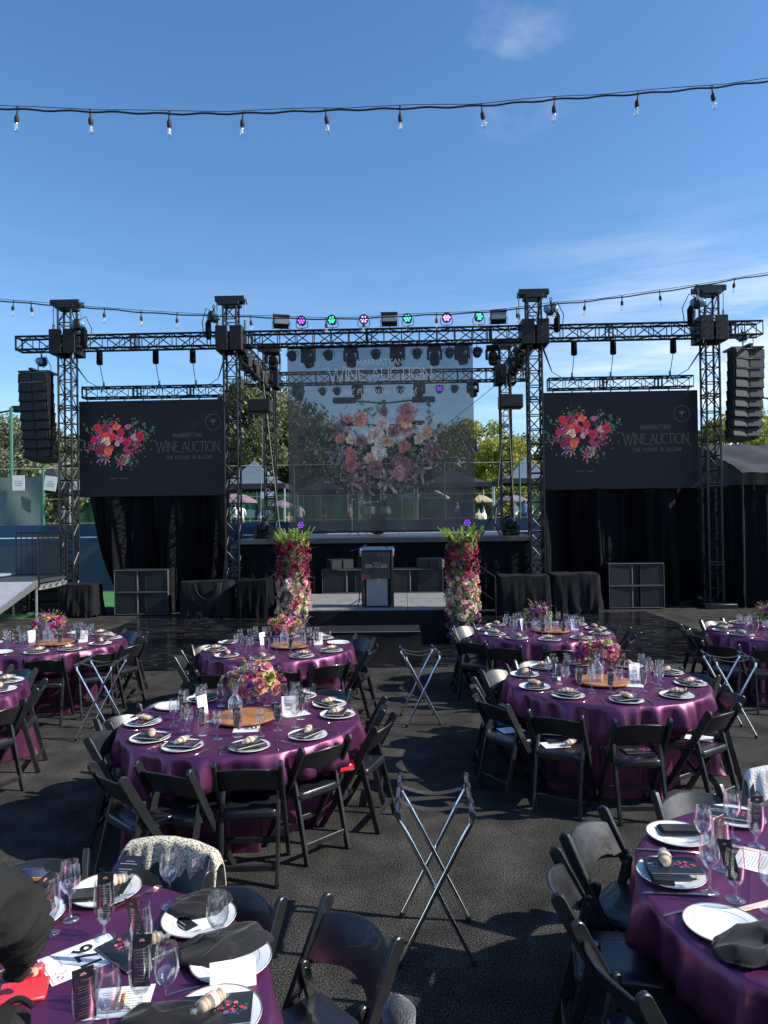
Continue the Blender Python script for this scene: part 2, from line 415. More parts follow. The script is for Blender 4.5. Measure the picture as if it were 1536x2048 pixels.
# ---------------------------------------------------------------- lettering made of strokes
def arc(cx, cy, rx, ry, a0, a1, n=10):
    return [(cx + rx * math.cos(R(a0 + (a1 - a0) * i / n)), cy + ry * math.sin(R(a0 + (a1 - a0) * i / n))) for i in range(n + 1)]
GL = {'M': (.95, [[(.06, 0), (.12, 1), (.48, .2), (.84, 1), (.9, 0)]]), 'A': (.8, [[(0, 0), (.4, 1), (.8, 0)], [(.15, .36), (.65, .36)]]),
      'N': (.8, [[(.06, 0), (.06, 1), (.74, 0), (.74, 1)]]), 'H': (.75, [[(.08, 0), (.08, 1)], [(.67, 0), (.67, 1)], [(.08, .52), (.67, .52)]]),
      'T': (.66, [[(0, .98), (.66, .98)], [(.33, 0), (.33, .98)]]), 'W': (1.1, [[(0, 1), (.3, 0), (.55, .9), (.8, 0), (1.1, 1)]]),
      'I': (.22, [[(.11, 0), (.11, 1)]]), 'E': (.58, [[(.55, .98), (.08, .98), (.08, .02), (.58, .02)], [(.08, .54), (.45, .54)]]),
      'U': (.72, [[(.06, 1)] + arc(.36, .32, .3, .32, 180, 360) + [(.66, 1)]]), 'C': (.78, [arc(.46, .5, .42, .5, 45, 315, 16)]),
      'O': (.9, [arc(.45, .5, .42, .5, 0, 360, 20)]), 'F': (.55, [[(.52, .98), (.08, .98), (.08, 0)], [(.08, .54), (.42, .54)]]),
      'R': (.66, [[(.08, 0), (.08, 1)] + arc(.3, .76, .26, .24, 90, -90, 8) + [(.08, .52)], [(.3, .52), (.66, 0)]]),
      'B': (.62, [[(.08, 0), (.08, 1)] + arc(.3, .77, .22, .23, 90, -90, 8) + arc(.32, .27, .26, .27, 90, -90, 8) + [(.08, 0)]]),
      'L': (.52, [[(.08, 1), (.08, .02), (.5, .02)]]), ' ': (.4, [])}
STK = [0]
def strokes(mb, fn, pl, w):
    for a, b in zip(pl, pl[1:]):
        dx, dy = b[0] - a[0], b[1] - a[1]; l = math.hypot(dx, dy) or 1; nx, ny = -dy / l * w / 2, dx / l * w / 2
        ex, ey = dx / l * w * .3, dy / l * w * .3; STK[0] = (STK[0] + 1) % 40; q = STK[0] * w * .006
        mb.poly([fn(a[0] - nx - ex, a[1] - ny - ey, q), fn(b[0] - nx + ex, b[1] - ny + ey, q), fn(b[0] + nx + ex, b[1] + ny + ey, q), fn(a[0] + nx - ex, a[1] + ny - ey, q)])
def lettering(mb, fn, text, xc, y0, width, h, w, track=.18, big=None, serif=True):
    tot = sum((GL[c][0] * (1.25 if big and i in big else 1) + track) for i, c in enumerate(text)) - track
    k = width / tot; x = xc - width / 2; st = [0]
    for i, c in enumerate(text):
        g, ls = GL[c]; bs = 1.25 if big and i in big else 1; yo = -.12 if bs > 1 else 0
        for l in ls:
            st[0] += 1; pl = [(x + p[0] * k * bs, y0 + (p[1] * bs + yo) * h) for p in l]
            strokes(mb, fn, pl, w)
            if serif:
                for e, q in ((pl[0], l[0]), (pl[-1], l[-1])):
                    if q[1] in (0, 1): strokes(mb, fn, [(e[0] - .1 * k, e[1]), (e[0] + .1 * k, e[1])], w * .8)
        x += (g * bs + track) * k
# ---------------------------------------------------------------- printed bouquet made of flat petals
PINKS = [(.62, .02, .04), (.50, .01, .06), (.72, .12, .06), (.66, .40, .28), (.30, .03, .10), (.52, .10, .20), (.70, .05, .03), (.22, .02, .06)]
def petal2(mb, fn, cx, cy, a, l, w, lift, col, vein=True):
    ca, sa = math.cos(a), math.sin(a)
    def P(us, li): return [fn(cx + ca * u * l - sa * v * w, cy + sa * u * l + ca * v * w, li) for u, v in us]
    mb.col = col; mb.poly(P(((.05, -.1), (.45, -.5), (.85, -.38), (1, 0), (.85, .38), (.45, .5), (.05, .1)), lift))
    if vein:
        mb.col = tuple(v * .38 for v in col); mb.poly(P(((.0, -.08), (.30, -.26), (.62, 0), (.30, .26), (.0, .08)), lift * 1.0 + vein))
        mb.col = tuple(min(1, v * 1.5 + .02) for v in col); mb.poly(P(((.62, .10), (.86, .06), (.97, .02), (.84, .30), (.6, .34)), lift + vein))
def print_bouquet(mb, fn, sc, seed=3, step=.0002, light=1.0, dense=1.0, pale=0, red=0):
    g = random.Random(seed); k = [0.0]
    def nx(): k[0] += step; return k[0]
    def C(c):
        j = g.uniform(.45, 1.25) * light; q = sum(c) / 3
        return tuple(min(1, (v * (1 - pale) + (q + .10) * pale) * j) for v in c)
    GR = [(.03, .10, .05), (.07, .20, .09), (.12, .19, .05), (.04, .13, .10)]; v_ = step * .4
    def pt(x, y, a, l, w, c): petal2(mb, fn, x * sc, y * sc, a, l * sc, w * sc, nx(), C(c), v_)
    for s_, (bx, by) in enumerate(((-.82, -.05), (-.78, .30), (.80, .16), (.62, .38), (-.2, .5), (.95, .22), (.3, -.5))):
        for i in range(int(9 * dense)): pt(bx + g.uniform(-.16, .16), by + g.uniform(-.12, .12), g.uniform(0, 6.28), g.uniform(.06, .12), .06, g.choice(GR))
    for i in range(int(50 * dense)):
        a = g.uniform(0, 6.283); r = g.uniform(.3, .8); pt(math.cos(a) * r * .9, math.sin(a) * r * .58, a + g.uniform(-.8, .8), g.uniform(.08, .15), .05, g.choice(GR))
    for i in range(int(20 * dense)):                         # thin sprays that break the outline
        a = g.uniform(-2.9, .2) if i % 3 else g.uniform(.4, 2.7); x0, y0 = math.cos(a) * .55, math.sin(a) * .36; b = a + g.uniform(-.5, .5); L_ = g.uniform(.25, .5)
        for q in range(7): t_ = q / 6; pt(x0 + math.cos(b) * L_ * t_ + .03 * math.sin(q * 2), y0 + math.sin(b) * L_ * t_ * .8 - .05 * t_ * t_, b + (1 if q % 2 else -1) * .9, .045, .022, g.choice([(.35, .22, .22), (.2, .08, .12), (.4, .3, .2), (.1, .15, .06)]))
    for i in range(int(15 * dense)):                         # lilies with long thin petals
        a = -1.57 + (i / (15 * dense) - .5) * 4.9 + g.uniform(-.2, .2); r = g.uniform(.5, .82); x = math.cos(a) * r; y = math.sin(a) * r * .72
        c = g.choice([(.42, .12, .20), (.28, .16, .42), (.50, .24, .26), (.35, .05, .12)]); n = g.choice((5, 6, 8)); dr = g.uniform(0, 6)
        for p in range(n): pt(x, y, p * 6.283 / n + dr + g.uniform(-.2, .2), g.uniform(.10, .22), g.uniform(.03, .05), c)
    for i in range(int(21 * dense)):
        a = i * 2.4 + g.uniform(-.3, .3); r = .74 * math.sqrt((i + .3) / (21 * dense)); x = math.cos(a) * r * 1.0; y = math.sin(a) * r * .60 + .07
        c = g.choice(PINKS + ([(.50, .30, .30), (.45, .01, .05), (.5, .02, .04)] if red else [(.62, .58, .50), (.72, .26, .06)])); R_ = g.uniform(.075, .155); e = g.uniform(.75, 1)
        for ring, n in ((1, 11), (.74, 9), (.5, 7), (.28, 5)):
            for p in range(n): b = p * 6.283 / n + ring * 3 + g.uniform(-.2, .2); pt(x, y, b, R_ * ring * g.uniform(.8, 1.12) * (e if abs(math.sin(b)) > .5 else 1), R_ * .62 * ring, c)
    for i in range(int(26 * dense)):
        a = g.uniform(0, 6.283); r = g.uniform(.9, 1.1); pt(math.cos(a) * r, math.sin(a) * r * .66, g.uniform(0, 6), .04, .026, g.choice([(.4, .3, .22), (.2, .2, .1), (.3, .12, .2)]))
    mb.col = None
# ================================================================ the setting
mb = MB(); mb.box(-400, 400, -60, 900, -.5, -.012); struct(mb, 'ground', 'far_ground')
mb = MB(); mb.box(-40, 40, 10, 24.3, -.2, -.006); struct(mb, 'tennis_court', 'court_green')
mb = MB(); mb.box(-40, -9.2, 18.6, 18.66, -.006, -.002); struct(mb, 'court_line', 'white_line')
mb = MB(); mb.add([(-14, -6, 0), (16, -6, 0), (16, 19.5, 0), (-8.2, 19.5, 0), (-8.2, 17.4, 0), (-14, 16.6, 0)], [(0, 1, 2, 3, 4, 5)]); struct(mb, 'carpet', 'carpet', smooth=False)
mb = MB(); mb.rbox(-5.9, 6.2, 11.0, 17.0, .001, .012, .003); struct(mb, 'dance_floor', 'dance_floor', smooth=False)
mb = MB(); mb.box(-90, 90, 24.6, 130, 0, 2.05); struct(mb, 'terrace', 'terrace', smooth=False)

_mark = set(bpy.data.objects)
# ---------------------------------------------------------------- trusses
def truss_geo(mb, a, b, w=.30, cr=.028, br=.014, bay=.45, up=(0, 0, 1)):
    a, b = Vector(a), Vector(b); d = (b - a); Ln = d.length; d.normalize()
    up = Vector(up); sdv = d.cross(up).normalized(); up = sdv.cross(d).normalized(); h = w / 2
    cs = [sdv * h + up * h, -sdv * h + up * h, -sdv * h - up * h, sdv * h - up * h]
    for c in cs: mb.tube([a + c, b + c], cr, 7)
    n = max(1, round(Ln / bay))
    for i in range(n + 1):
        p = a + d * (Ln * i / n)
        for k in range(4): mb.tube([p + cs[k], p + cs[(k + 1) % 4]], br, 4, caps=False)
        if i < n:
            q = a + d * (Ln * (i + 1) / n)
            for k in range(4):
                u, v = (k, (k + 1) % 4) if (i + k) % 2 else ((k + 1) % 4, k)
                mb.tube([p + cs[u], q + cs[v]], br, 4, caps=False)
def truss_plates(mb, a, b, every=3.0, w=.34):
    a, b = Vector(a), Vector(b); d = b - a; Ln = d.length; d.normalize(); ax = max(range(3), key=lambda i: abs(d[i]))
    t = 0
    while t <= Ln + .01:
        p = a + d * min(t, Ln)
        for sg in ((-1, 1) if 0 < t < Ln - .1 else (0,)):
            e = [w / 2] * 3; e[ax] = .012; q = p + d * .05 * sg
            for s1 in (-1, 1):                              # frame of four flats
                for o_ in [i for i in range(3) if i != ax]:
                    f = [i for i in range(3) if i not in (ax, o_)][0]
                    ee = [0] * 3; ee[ax] = .012; ee[o_] = .03; ee[f] = w / 2; c = q.copy(); c[o_] += s1 * (w / 2 - .03)
                    mb.box(c[0] - ee[0], c[0] + ee[0], c[1] - ee[1], c[1] + ee[1], c[2] - ee[2], c[2] + ee[2])
        t += every
ZT, YF, YR, XI, XL, XR_ = 6.9, 17.9, 23.0, 3.82, -8.04, 8.18
def htruss(name, label, a, b, w=.30, group=None):
    t = thing(name, label, 'truss', tuple(Vector(a)), 0, group); l = Vector(a)
    m = MB(); truss_geo(m, (0, 0, 0), Vector(b) - l, w); m.build('lattice', 'truss', t)
    m = MB(); truss_plates(m, (0, 0, 0), Vector(b) - l, w=w + .04); m.build('end_plate', 'truss', t, smooth=False)
    return t
htruss('front_truss', 'long black front truss that spans all four front towers', (-9.3, YF, ZT), (9.42, YF, ZT), .33)
htruss('rear_truss', 'black rear truss seen through the translucent banner', (-4.6, YR, ZT), (4.6, YR, ZT), .36)
for sx, w_ in ((-1, 'left'), (1, 'right')):
    htruss('side_truss', f'black side truss running back from the {w_} inner front tower', (sx * XI, YF + .35, ZT), (sx * XI, YR - .35, ZT), .30, 'side trusses of the stage roof')
def tower(x, y, label, top=7.86, base=0):
    t = thing('truss_tower', label, 'truss tower', (x, y, 0), 0, 'black truss towers of the stage')
    m = MB(); truss_geo(m, (0, 0, .12), (0, 0, top - .1),   .33, .028, .014, .36, (0, 1, 0))
    m.build('column', 'truss', t)
    for z0 in (1.05, 3.0, 5.2):
        m = MB()
        for z in (z0, z0 + .07):
            for s_ in (-1, 1):
                m.box(-.19, .19, s_ * .17 - .02, s_ * .17 + .02, z, z + .025); m.box(s_ * .17 - .02, s_ * .17 + .02, -.149, .149, z, z + .025)
        m.build('section_plate', 'truss', t, smooth=False)
    m = MB()
    for s_ in (-1, 1):
        for u in (-1, 1):
            m.rbox(u * .18 - .155, u * .18 + .155, s_ * .30 - .02, s_ * .30 + .02, ZT - .32, ZT + .30, .012)
            m.rbox(s_ * .32 - .02, s_ * .32 + .02, u * .15 - .125, u * .15 + .125, ZT - .32, ZT + .30, .012)
    for i in range(4):
        for j in range(4): m.tube([(-.27 + i * .18, -.335, ZT - .26 + j * .17), (-.27 + i * .18, -.345, ZT - .26 + j * .17)], .016, 6)
    m.build('sleeve_block', 'case_black', t, smooth=False)
    m = MB(); m.rbox(-.38, .38, -.10, .10, top, top + .10, .015); m.rbox(-.38, .38, -.16, -.13, top - .02, top + .13, .01); m.rbox(-.38, .38, .13, .16, top - .02, top + .13, .01)
    m.rbox(-.24, .24, -.2, .2, top - .10, top - .02, .01); m.tube([(-.3, -.14, top + .05), (-.3, .14, top + .05)], .07, 12); m.tube([(.3, -.14, top + .05), (.3, .14, top + .05)], .07, 12)
    m.build('head_beam', 'truss', t)
    for s_ in (-1, 1):
        m = MB(); m.tube([(s_ * .36, 0, top), (s_ * .36, 0, ZT + .45)], .012, 5); m.tube([(s_ * .36, 0, ZT + .5), (s_ * .36, 0, ZT + .30)], .035, 8)
        m.build('lifting_chain', 'chain', t)
    m = MB(); m.rbox(-.4, .4, -.4, .4, 0, .12, .02); m.build('base_plate', 'case_black', t)
    return t
tower(XL, YF, 'outermost black lattice tower at far left beside the line array')
tower(-XI, YF, 'black lattice tower between the left screen and the stage')
tower(XI, YF, 'black lattice tower between the stage and the right screen')
tower(XR_, YF, 'outermost black lattice tower at far right beside the black tent')
tower(-XI, YR, 'thinner looking rear tower behind the left end of the stage')
tower(XI, YR, 'thinner looking rear tower behind the right end of the stage')
# ---------------------------------------------------------------- chain hoists
def hoist_mb():
    t = thing('chain_hoist', '', 'chain hoist', group='chain hoists')
    m = MB(); m.tube([(-.17, 0, 0), (-.12, 0, 0), (.12, 0, 0), (.17, 0, 0)], [.07, .11, .11, .07], 14); m.build('motor_body', 'hoist_blue', t)
    m = MB(); m.rbox(-.05, .09, -.13, .13, -.13, .12, .02); m.tube([(0, 0, .1), (0, 0, .2)], .025, 6); m.tube([(0, 0, .2), (.04, 0, .25), (0, 0, .3), (-.04, 0, .25), (0, 0, .2)], .012, 6); m.build('gear_case', 'case_black', t)
    m = MB(); m.tube([(.16, 0, -.05), (.17, 0, -.15), (.16, .01, -.5), (.16, 0, -.56)], [.03, .075, .08, .04], 9); m.build('chain_bag', 'drape', t)
    m = MB(); m.tube([(.03, 0, -.1), (.10, .05, -.16), (.16, 0, -.08)], .012, 5); m.tube([(0, 0, .1), (.2, .05, .22), (.35, 0, -.1), (.3, 0, -.5)], .012, 5); m.build('cable', 'rubber', t)
    return t
for x, z, rz, lb in ((-7.65, 7.30, .2, 'blue chain hoist above the truss beside the far left tower'), (-4.18, 7.42, 2.8, 'blue chain hoist above the truss left of the left inner tower'),
                     (4.2, 7.42, .3, 'blue and grey chain hoist above the truss right of the right inner tower'), (7.78, 7.5, 2.9, 'blue chain hoist above the truss beside the far right tower'),
                     (-8.72, 6.45, 1.2, 'blue chain hoist that holds up the left line array'), (8.98, 6.72, 0.1, 'dark chain hoist that holds up the right line array')):
    o = inst('hoist', hoist_mb, (x, YF - .30 if abs(x) < 8.5 else YF, z), rz, lb, 'chain hoists', .85 if abs(x) > 8.5 else 1)
    if abs(x) > 8.5:
        for k in list(o.children):
            if k.name.startswith('chain_bag'): bpy.data.objects.remove(k)
# ---------------------------------------------------------------- line arrays
def array_box():
    t = thing('array_loudspeaker', '', 'loudspeaker')
    P = [(-.39, -.22), (.39, -.22), (.39, .05), (.20, .28), (-.20, .28), (-.39, .05)]
    m = MB(); m.prism(P, -.118, .118, 2); m.build('cabinet', 'case_black', t, smooth=False)
    for s_ in (-1, 1):
        m = MB(); m.add([(s_ * .03, -.205, -.10), (s_ * .37, -.245, -.10), (s_ * .37, -.245, .10), (s_ * .03, -.205, .10), (s_ * .03, -.23, -.10), (s_ * .37, -.262, -.10), (s_ * .37, -.262, .10), (s_ * .03, -.23, .10)],
                          [(4, 5, 6, 7), (0, 1, 5, 4), (1, 2, 6, 5), (2, 3, 7, 6), (3, 0, 4, 7)]); m.build('grille', 'grille', t, smooth=False)
        m = MB(); m.rbox(s_ * .40 - .012, s_ * .40 + .012, -.24, -.17, -.118, .118, .004); m.rbox(s_ * .40 - .01, s_ * .40 + .01, .0, .05, -.125, .125, .004)
        for z in (-.07, 0, .07): m.tube([(s_ * .39, -.10, z), (s_ * .405, -.10, z)], .018, 8)
        m.build('side_rail', 'truss', t)
    m = MB(); m.box(-.385, .385, -.258, .0, .1185, .1245); m.build('gap_strip', 'aluminium', t)
    return t
def line_array(cx, ztop, n, side, tiltx, curve):
    y = YF - .05; z = ztop; a = R(3)
    t = thing('array_bumper', f'black steel rigging frame on top of the {side} line array', 'rigging frame', (cx, y, ztop + .17))
    m = MB(); m.rbox(-.40, .40, -.25, .25, -.03, .02, .01); m.rbox(-.05, .05, -.4, .4, 0, .06, .01); m.build('frame', 'truss', t, smooth=False)
    m = MB(); m.tube([(0, 0, .05), (0, 0, .26)], .02, 6); m.build('shackle', 'chain', t)
    for i in range(n):
        o = inst('arraybox', array_box, (cx, y, z), tiltx, f'black line array cabinet hanging {ORD[i]} from the top in the {side} array', 'cabinets of the two hanging line arrays')
        o.rotation_euler = (-a, 0, tiltx)
        z -= .243 * math.cos(a); y -= -.243 * math.sin(a) ; a += R(curve)
line_array(-8.78, 5.98, 9, 'left', -.20, 1.3)
line_array(8.98, 6.22, 9, 'right', .20, 1.1)
# ---------------------------------------------------------------- screens
def screen(cx, side):
    y = 18.3; z0, z1 = 2.98, 5.48; w = 3.94
    t = thing('video_screen', f'wide dark video screen with a red bouquet and thin lettering, {side} of the stage', 'video screen', (cx, y, 0), 0, 'video screens')
    m = MB(); m.rbox(-w / 2, w / 2, 0, .10, z0, z1, .006); m.build('panel', 'screen_black', t, smooth=False)
    m = MB(); m.box(-w / 2 + .05, w / 2 - .05, .10, .22, z0 + .05, z1 - .05); m.build('back_case', 'case_black', t)
    m = MB(); print_bouquet(m, lambda u, v, l=0: (-.98 + u, -.004 - l, 4.42 + v * 1.12), .90, 3, .00003, light=.85, dense=1.1, red=1)
    m.build('bouquet_picture', 'led_print', t, smooth=False)
    m = MB(); f = lambda u, v, l=0: (u, -.005 - l, v)
    lettering(m, f, 'MANHATTAN', .88, 4.50, .76, .105, .008)
    lettering(m, f, 'WINE AUCTION', .89, 4.13, 1.66, .25, .010, .06, big=(0,))
    strokes(m, f, [(-.06, 4.44), (.02, 4.42), (.10, 4.32)], .008); strokes(m, f, [(1.70, 4.12), (1.76, 4.08), (1.80, 4.10)], .008); strokes(m, f, [(.62, 4.13), (.70, 4.09), (.82, 4.10)], .008)
    lettering(m, f, 'THE FUTURE IN BLOOM', .92, 3.93, 1.22, .088, .007, .14, serif=False)
    for i in range(40):                                    # ring mark with a small tree
        a = i / 40 * 6.283; strokes(m, f, [(1.56 + math.cos(a) * .19, 4.88 + math.sin(a) * .19), (1.56 + math.cos(a) * .215, 4.88 + math.sin(a) * .215)], .008)
    strokes(m, f, [(1.56, 4.80), (1.56, 4.92)], .012)
    for i in range(9):
        a = R(20 + i * 17.5); strokes(m, f, [(1.56, 4.87), (1.56 + math.cos(a) * .09, 4.89 + math.sin(a) * .08)], .006)
    for x in (-.28, -.02):
        strokes(m, f, [(x - .86, 3.46), (x - .76, 3.44), (x - .66, 3.475)], .01)
    m.build('lettering', 'led_text', t, smooth=False)
    t2 = thing('hanging_truss', f'short black truss on cables above the {side} video screen', 'truss', (cx - .02 * (1 if cx < 0 else -1), y + .05, 5.70), 0, 'short trusses above the video screens')
    m = MB(); truss_geo(m, (-1.82, 0, 0), (1.82, 0, 0), .27, .022, .010, .42); m.build('lattice', 'truss', t2)
    m = MB(); truss_plates(m, (-1.82, 0, 0), (1.82, 0, 0), 1.4, .31); m.build('end_plate', 'truss', t2, smooth=False)
    m = MB()
    for i in range(8): x = -1.72 + i * .49; m.tube([(x, -.05, -.13), (x, -.05, -.22)], .018, 6); m.tube([(x, -.05, -.17), (x + .03, -.05, -.17)], .03, 6)
    m.build('screen_clamps', 'chain', t2)
    for i, dx in enumerate((-1.3, .16, 1.12) if cx < 0 else (-1.2, -.22, 1.28)):
        h = thing('screen_hoist', f'{ORD[i]} black chain bag hoist from the left above the {side} screen', 'chain hoist', (cx + dx, y - .25, 6.7), 0, 'hoists above the video screens')
        m = MB(); m.tube([(0, 0, .02), (0, 0, 0), (0, 0, -.3), (0, 0, -.33)], [.05, .075, .08, .06], 12); m.build('chain_bag', 'drape', h)
        m = MB(); m.tube([(0, 0, -.3), (0, .25, -.82)], .010, 6); m.tube([(0, .25, -.72), (0, .25, -.80)], .028, 7); m.build('chain', 'chain', h)
        m = MB()
        for s_ in (-1, 1): m.tube([(0, .25, -.78), (s_ * .09, .25 + .0, -1.0)], .014, 5)
        m.build('sling', 'rubber', h)
        for s_ in (-1, 1):
            pass
    for s_ in (-1, 1):
        b = MB(); xo = cx + s_ * 2.0; b.tube([(xo + s_ * .02, YF, ZT - .33), (cx + s_ * 1.72, y - .05, 6.25 - .25), (cx + s_ * 1.45, y, 5.85)], [.03, .012, .008], 5)
        tag(b.build('guy_strap', 'rubber'), f'black tension strap from tower to the {"left" if s_ < 0 else "right"} end of the {side} hanging truss', 'strap', 'straps of the hanging trusses')
screen(-5.98, 'left'); screen(6.06, 'right')
# ---------------------------------------------------------------- cloth: curtains, skirts, draped cases
def curtain(name, label, x0, x1, y, z0, z1, m_='drape', amp=.06, folds=18, seed=1, gather=None, cat='curtain', group=None, ydir=None):
    g = random.Random(seed); ph = [g.uniform(0, 6.28) for _ in range(8)]; m = MB(); w = x1 - x0; n = max(30, int(folds * 7))
    def fn(u, v):
        z = z1 + (z0 - z1) * v; x = x0 + w * u
        if gather: x += gather(u, v)
        d = sum(math.sin(u * 6.283 * folds * k + ph[i] + .7 * math.sin(v * 3 + i)) / k for i, k in enumerate((1, .53, 1.7, .21)))
        fold = amp * (.35 + .65 * v ** .7) * d * .55
        x += .3 * fold
        if ydir: return (ydir[0] + fold, ydir[1] + (x - x0), z)
        return (x, y + fold, z)
    m.grid(fn, n, 14); return tag(m.build(name, m_, ang=3), label, cat, group)
curtain('screen_curtain', 'black pleated curtain hanging below the left video screen', -7.93, -4.02, 18.45, .02, 3.0, amp=.17, folds=13, seed=4,
        gather=lambda u, v: (.75 * v ** 1.6) * (1 - u) ** 2 - .1 * u * v, group='curtains below the video screens')
curtain('screen_curtain', 'black pleated curtain hanging below the right video screen', 4.10, 8.03, 18.45, .02, 3.0, amp=.17, folds=12, seed=9, group='curtains below the video screens')
# ---------------------------------------------------------------- the stage
t = thing('stage', 'raised black stage with dark deck behind the lectern', 'stage', (0, YF, 0))
m = MB(); m.rbox(-3.72, 3.72, .02, 5.0, 1.73, 1.83, .01); m.build('deck', 'deck_dark', t, smooth=False)
m = MB(); m.rbox(-3.74, 3.74, -.03, .015, 1.70, 1.825, .008); m.build('deck_edge', 'deck_dark', t, smooth=False)
m = MB(); g_ = random.Random(5)
m.grid(lambda u, v: (-3.7 + 7.4 * u, .06 + .035 * (math.sin(u * 120) + .6 * math.sin(u * 57 + 1)) * (.3 + v), 1.70 - 1.68 * v), 240, 8); m.build('skirt', 'drape', t, ang=3)
for s_ in (-1, 1):
    m = MB(); m.grid(lambda u, v: (s_ * (3.7 + .03 * math.sin(u * 90)), .06 + 4.9 * u, 1.70 - 1.68 * v), 60, 4); m.build('skirt', 'drape', t, ang=3)
for i, (x0, x1) in enumerate(((-3.6, -2.5), (2.3, 3.55))):
    pass
t = thing('lectern_platform', 'low grey riser with black skirt under the lectern', 'platform', (0, 13.25, 0))
m = MB()
for i in range(3):
    m.rbox(-1.62 + i * 1.08 + .004, -1.62 + (i + 1) * 1.08 - .004, .0, 1.42, .565, .62, .006); m.rbox(-1.62 + i * 1.08 + .004, -1.62 + (i + 1) * 1.08 - .004, 1.43, 2.85, .565, .62, .006)
m.build('deck', 'deck', t, smooth=False)
m = MB(); m.grid(lambda u, v: (-1.6 + 3.2 * u, -.02 + (.018 * math.sin(u * 11 + 2 * v) + .012 * math.sin(u * 29)) * (.3 + v), .60 - .585 * v), 90, 10); m.build('skirt', 'drape_grey', t, ang=3)
for s_ in (-1, 1):
    m = MB(); m.grid(lambda u, v: (s_ * 1.61, .02 + 2.8 * u, .56 - .55 * v), 20, 4); m.build('skirt', 'drape_grey', t, ang=3)
t = thing('stage_step', 'low black draped step in front of the lectern platform', 'step', (-.35, 11.35, 0))
m = MB(); m.rbox(-1.1, 1.08, .03, .75, .44, .495, .008); m.build('tread', 'drape_grey', t, smooth=False)
def swag(u, v):
    x = -1.09 + 2.19 * u; sg = .06 * math.sin(u * 5 + .5) * v; return (x, -.0 + .05 * math.sin(u * 9 + v * 4) * v - .06 * v, .50 - .49 * v)
m = MB(); m.grid(swag, 60, 14); m.build('skirt', 'drape_grey', t, ang=3)
m = MB(); m.tube([(-1.09, -.01, .50), (1.09, -.01, .50)], .008, 5); m.build('hem', 'grey_edge', t)
m = MB(); m.grid(lambda u, v: (1.09, -.01 + .72 * u, .48 - .46 * v), 8, 4); m.build('skirt', 'drape_grey', t, ang=3)
# lectern
t = thing('lectern', 'dark lectern with clear top, floral sign and grey lower panel', 'lectern', (-.02, 13.5, .62))
m = MB(); m.rbox(-.27, .27, .06, .42, 0.02, 1.02, .04); m.build('body', 'case_black', t)
for s_ in (-1, 1):
    m = MB(); m.tube([(s_ * .275, .04, 0.02), (s_ * .275, .04, 1.04)], .035, 12); m.build('side_column', 'chair_black', t)
m = MB(); m.rbox(-.215, .19, .03, .056, .03, .55, .004); m.build('lower_panel', 'panel_grey', t, smooth=False)
m = MB(); m.rbox(-.285, .24, -.02, .0, .55, 1.06, .004); sg = m.build('sign', 'paper_black', t, smooth=False)
m = MB(); f = lambda u, v, l=0: (u, -.023 - l, v)
lettering(m, f, 'WINE AUCTION', -.02, .76, .42, .062, .004, .06, big=(0,)); lettering(m, f, 'MANHATTAN', -.01, .84, .14, .018, .003, serif=False); m.build('lettering', 'ink_pale', sg, smooth=False)
m = MB(); print_bouquet(m, lambda u, v, l=0: (.10 + u, -.023 - l, .99 + v * .8), .13, 5, .00004, dense=.4, light=.7)
print_bouquet(m, lambda u, v, l=0: (-.22 + u, -.023 - l, .58 + v), .11, 6, .00004, dense=.4, light=.8); m.build('flower_picture', 'paper_print', sg, smooth=False)
m = MB(); m.rbox(-.32, .32, -.06, .40, 1.10, 1.115, .004, Matrix.Rotation(R(6), 4, 'X')); m.build('top', 'acrylic', t, smooth=False)
m = MB()
for x in (-.31, .31): m.tube([(x, -.06, 1.10), (x, .3, 1.14)], .009, 6); m.rbox(x - .015, x + .015, -.08, -.05, .98, 1.12, .004)
m.tube([(-.32, -.06, 1.12), (.32, -.06, 1.12)], .014, 8); m.build('rail', 'chrome', t)
m = MB(); m.rbox(-.31, .31, -.05, .45, 0, .02, .006); m.build('base', 'acrylic', t, smooth=False)
# microphone stand
t = thing('microphone_stand', 'black boom microphone stand left of the lectern', 'microphone stand', (-.37, 13.55, .62))
m = MB(); m.tube([(0, 0, .1), (0, 0, 1.12)], .010, 8); m.build('pole', 'truss', t)
m = MB(); m.tube([(.06, 0, 1.14), (-.16, -.1, 1.08)], .007, 6); m.build('boom', 'truss', t)
m = MB(); m.tube([(.06, 0, 1.14), (.10, .02, 1.17), (.14, .03, 1.20)], [.012, .016, .022], 8); m.build('microphone', 'case_black', t)
for k in range(3):
    a = k * 2.094 + .4; m = MB(); m.tube([(0, 0, .16), (math.cos(a) * .26, math.sin(a) * .26, .012)], .008, 6); m.build('leg', 'truss', t)
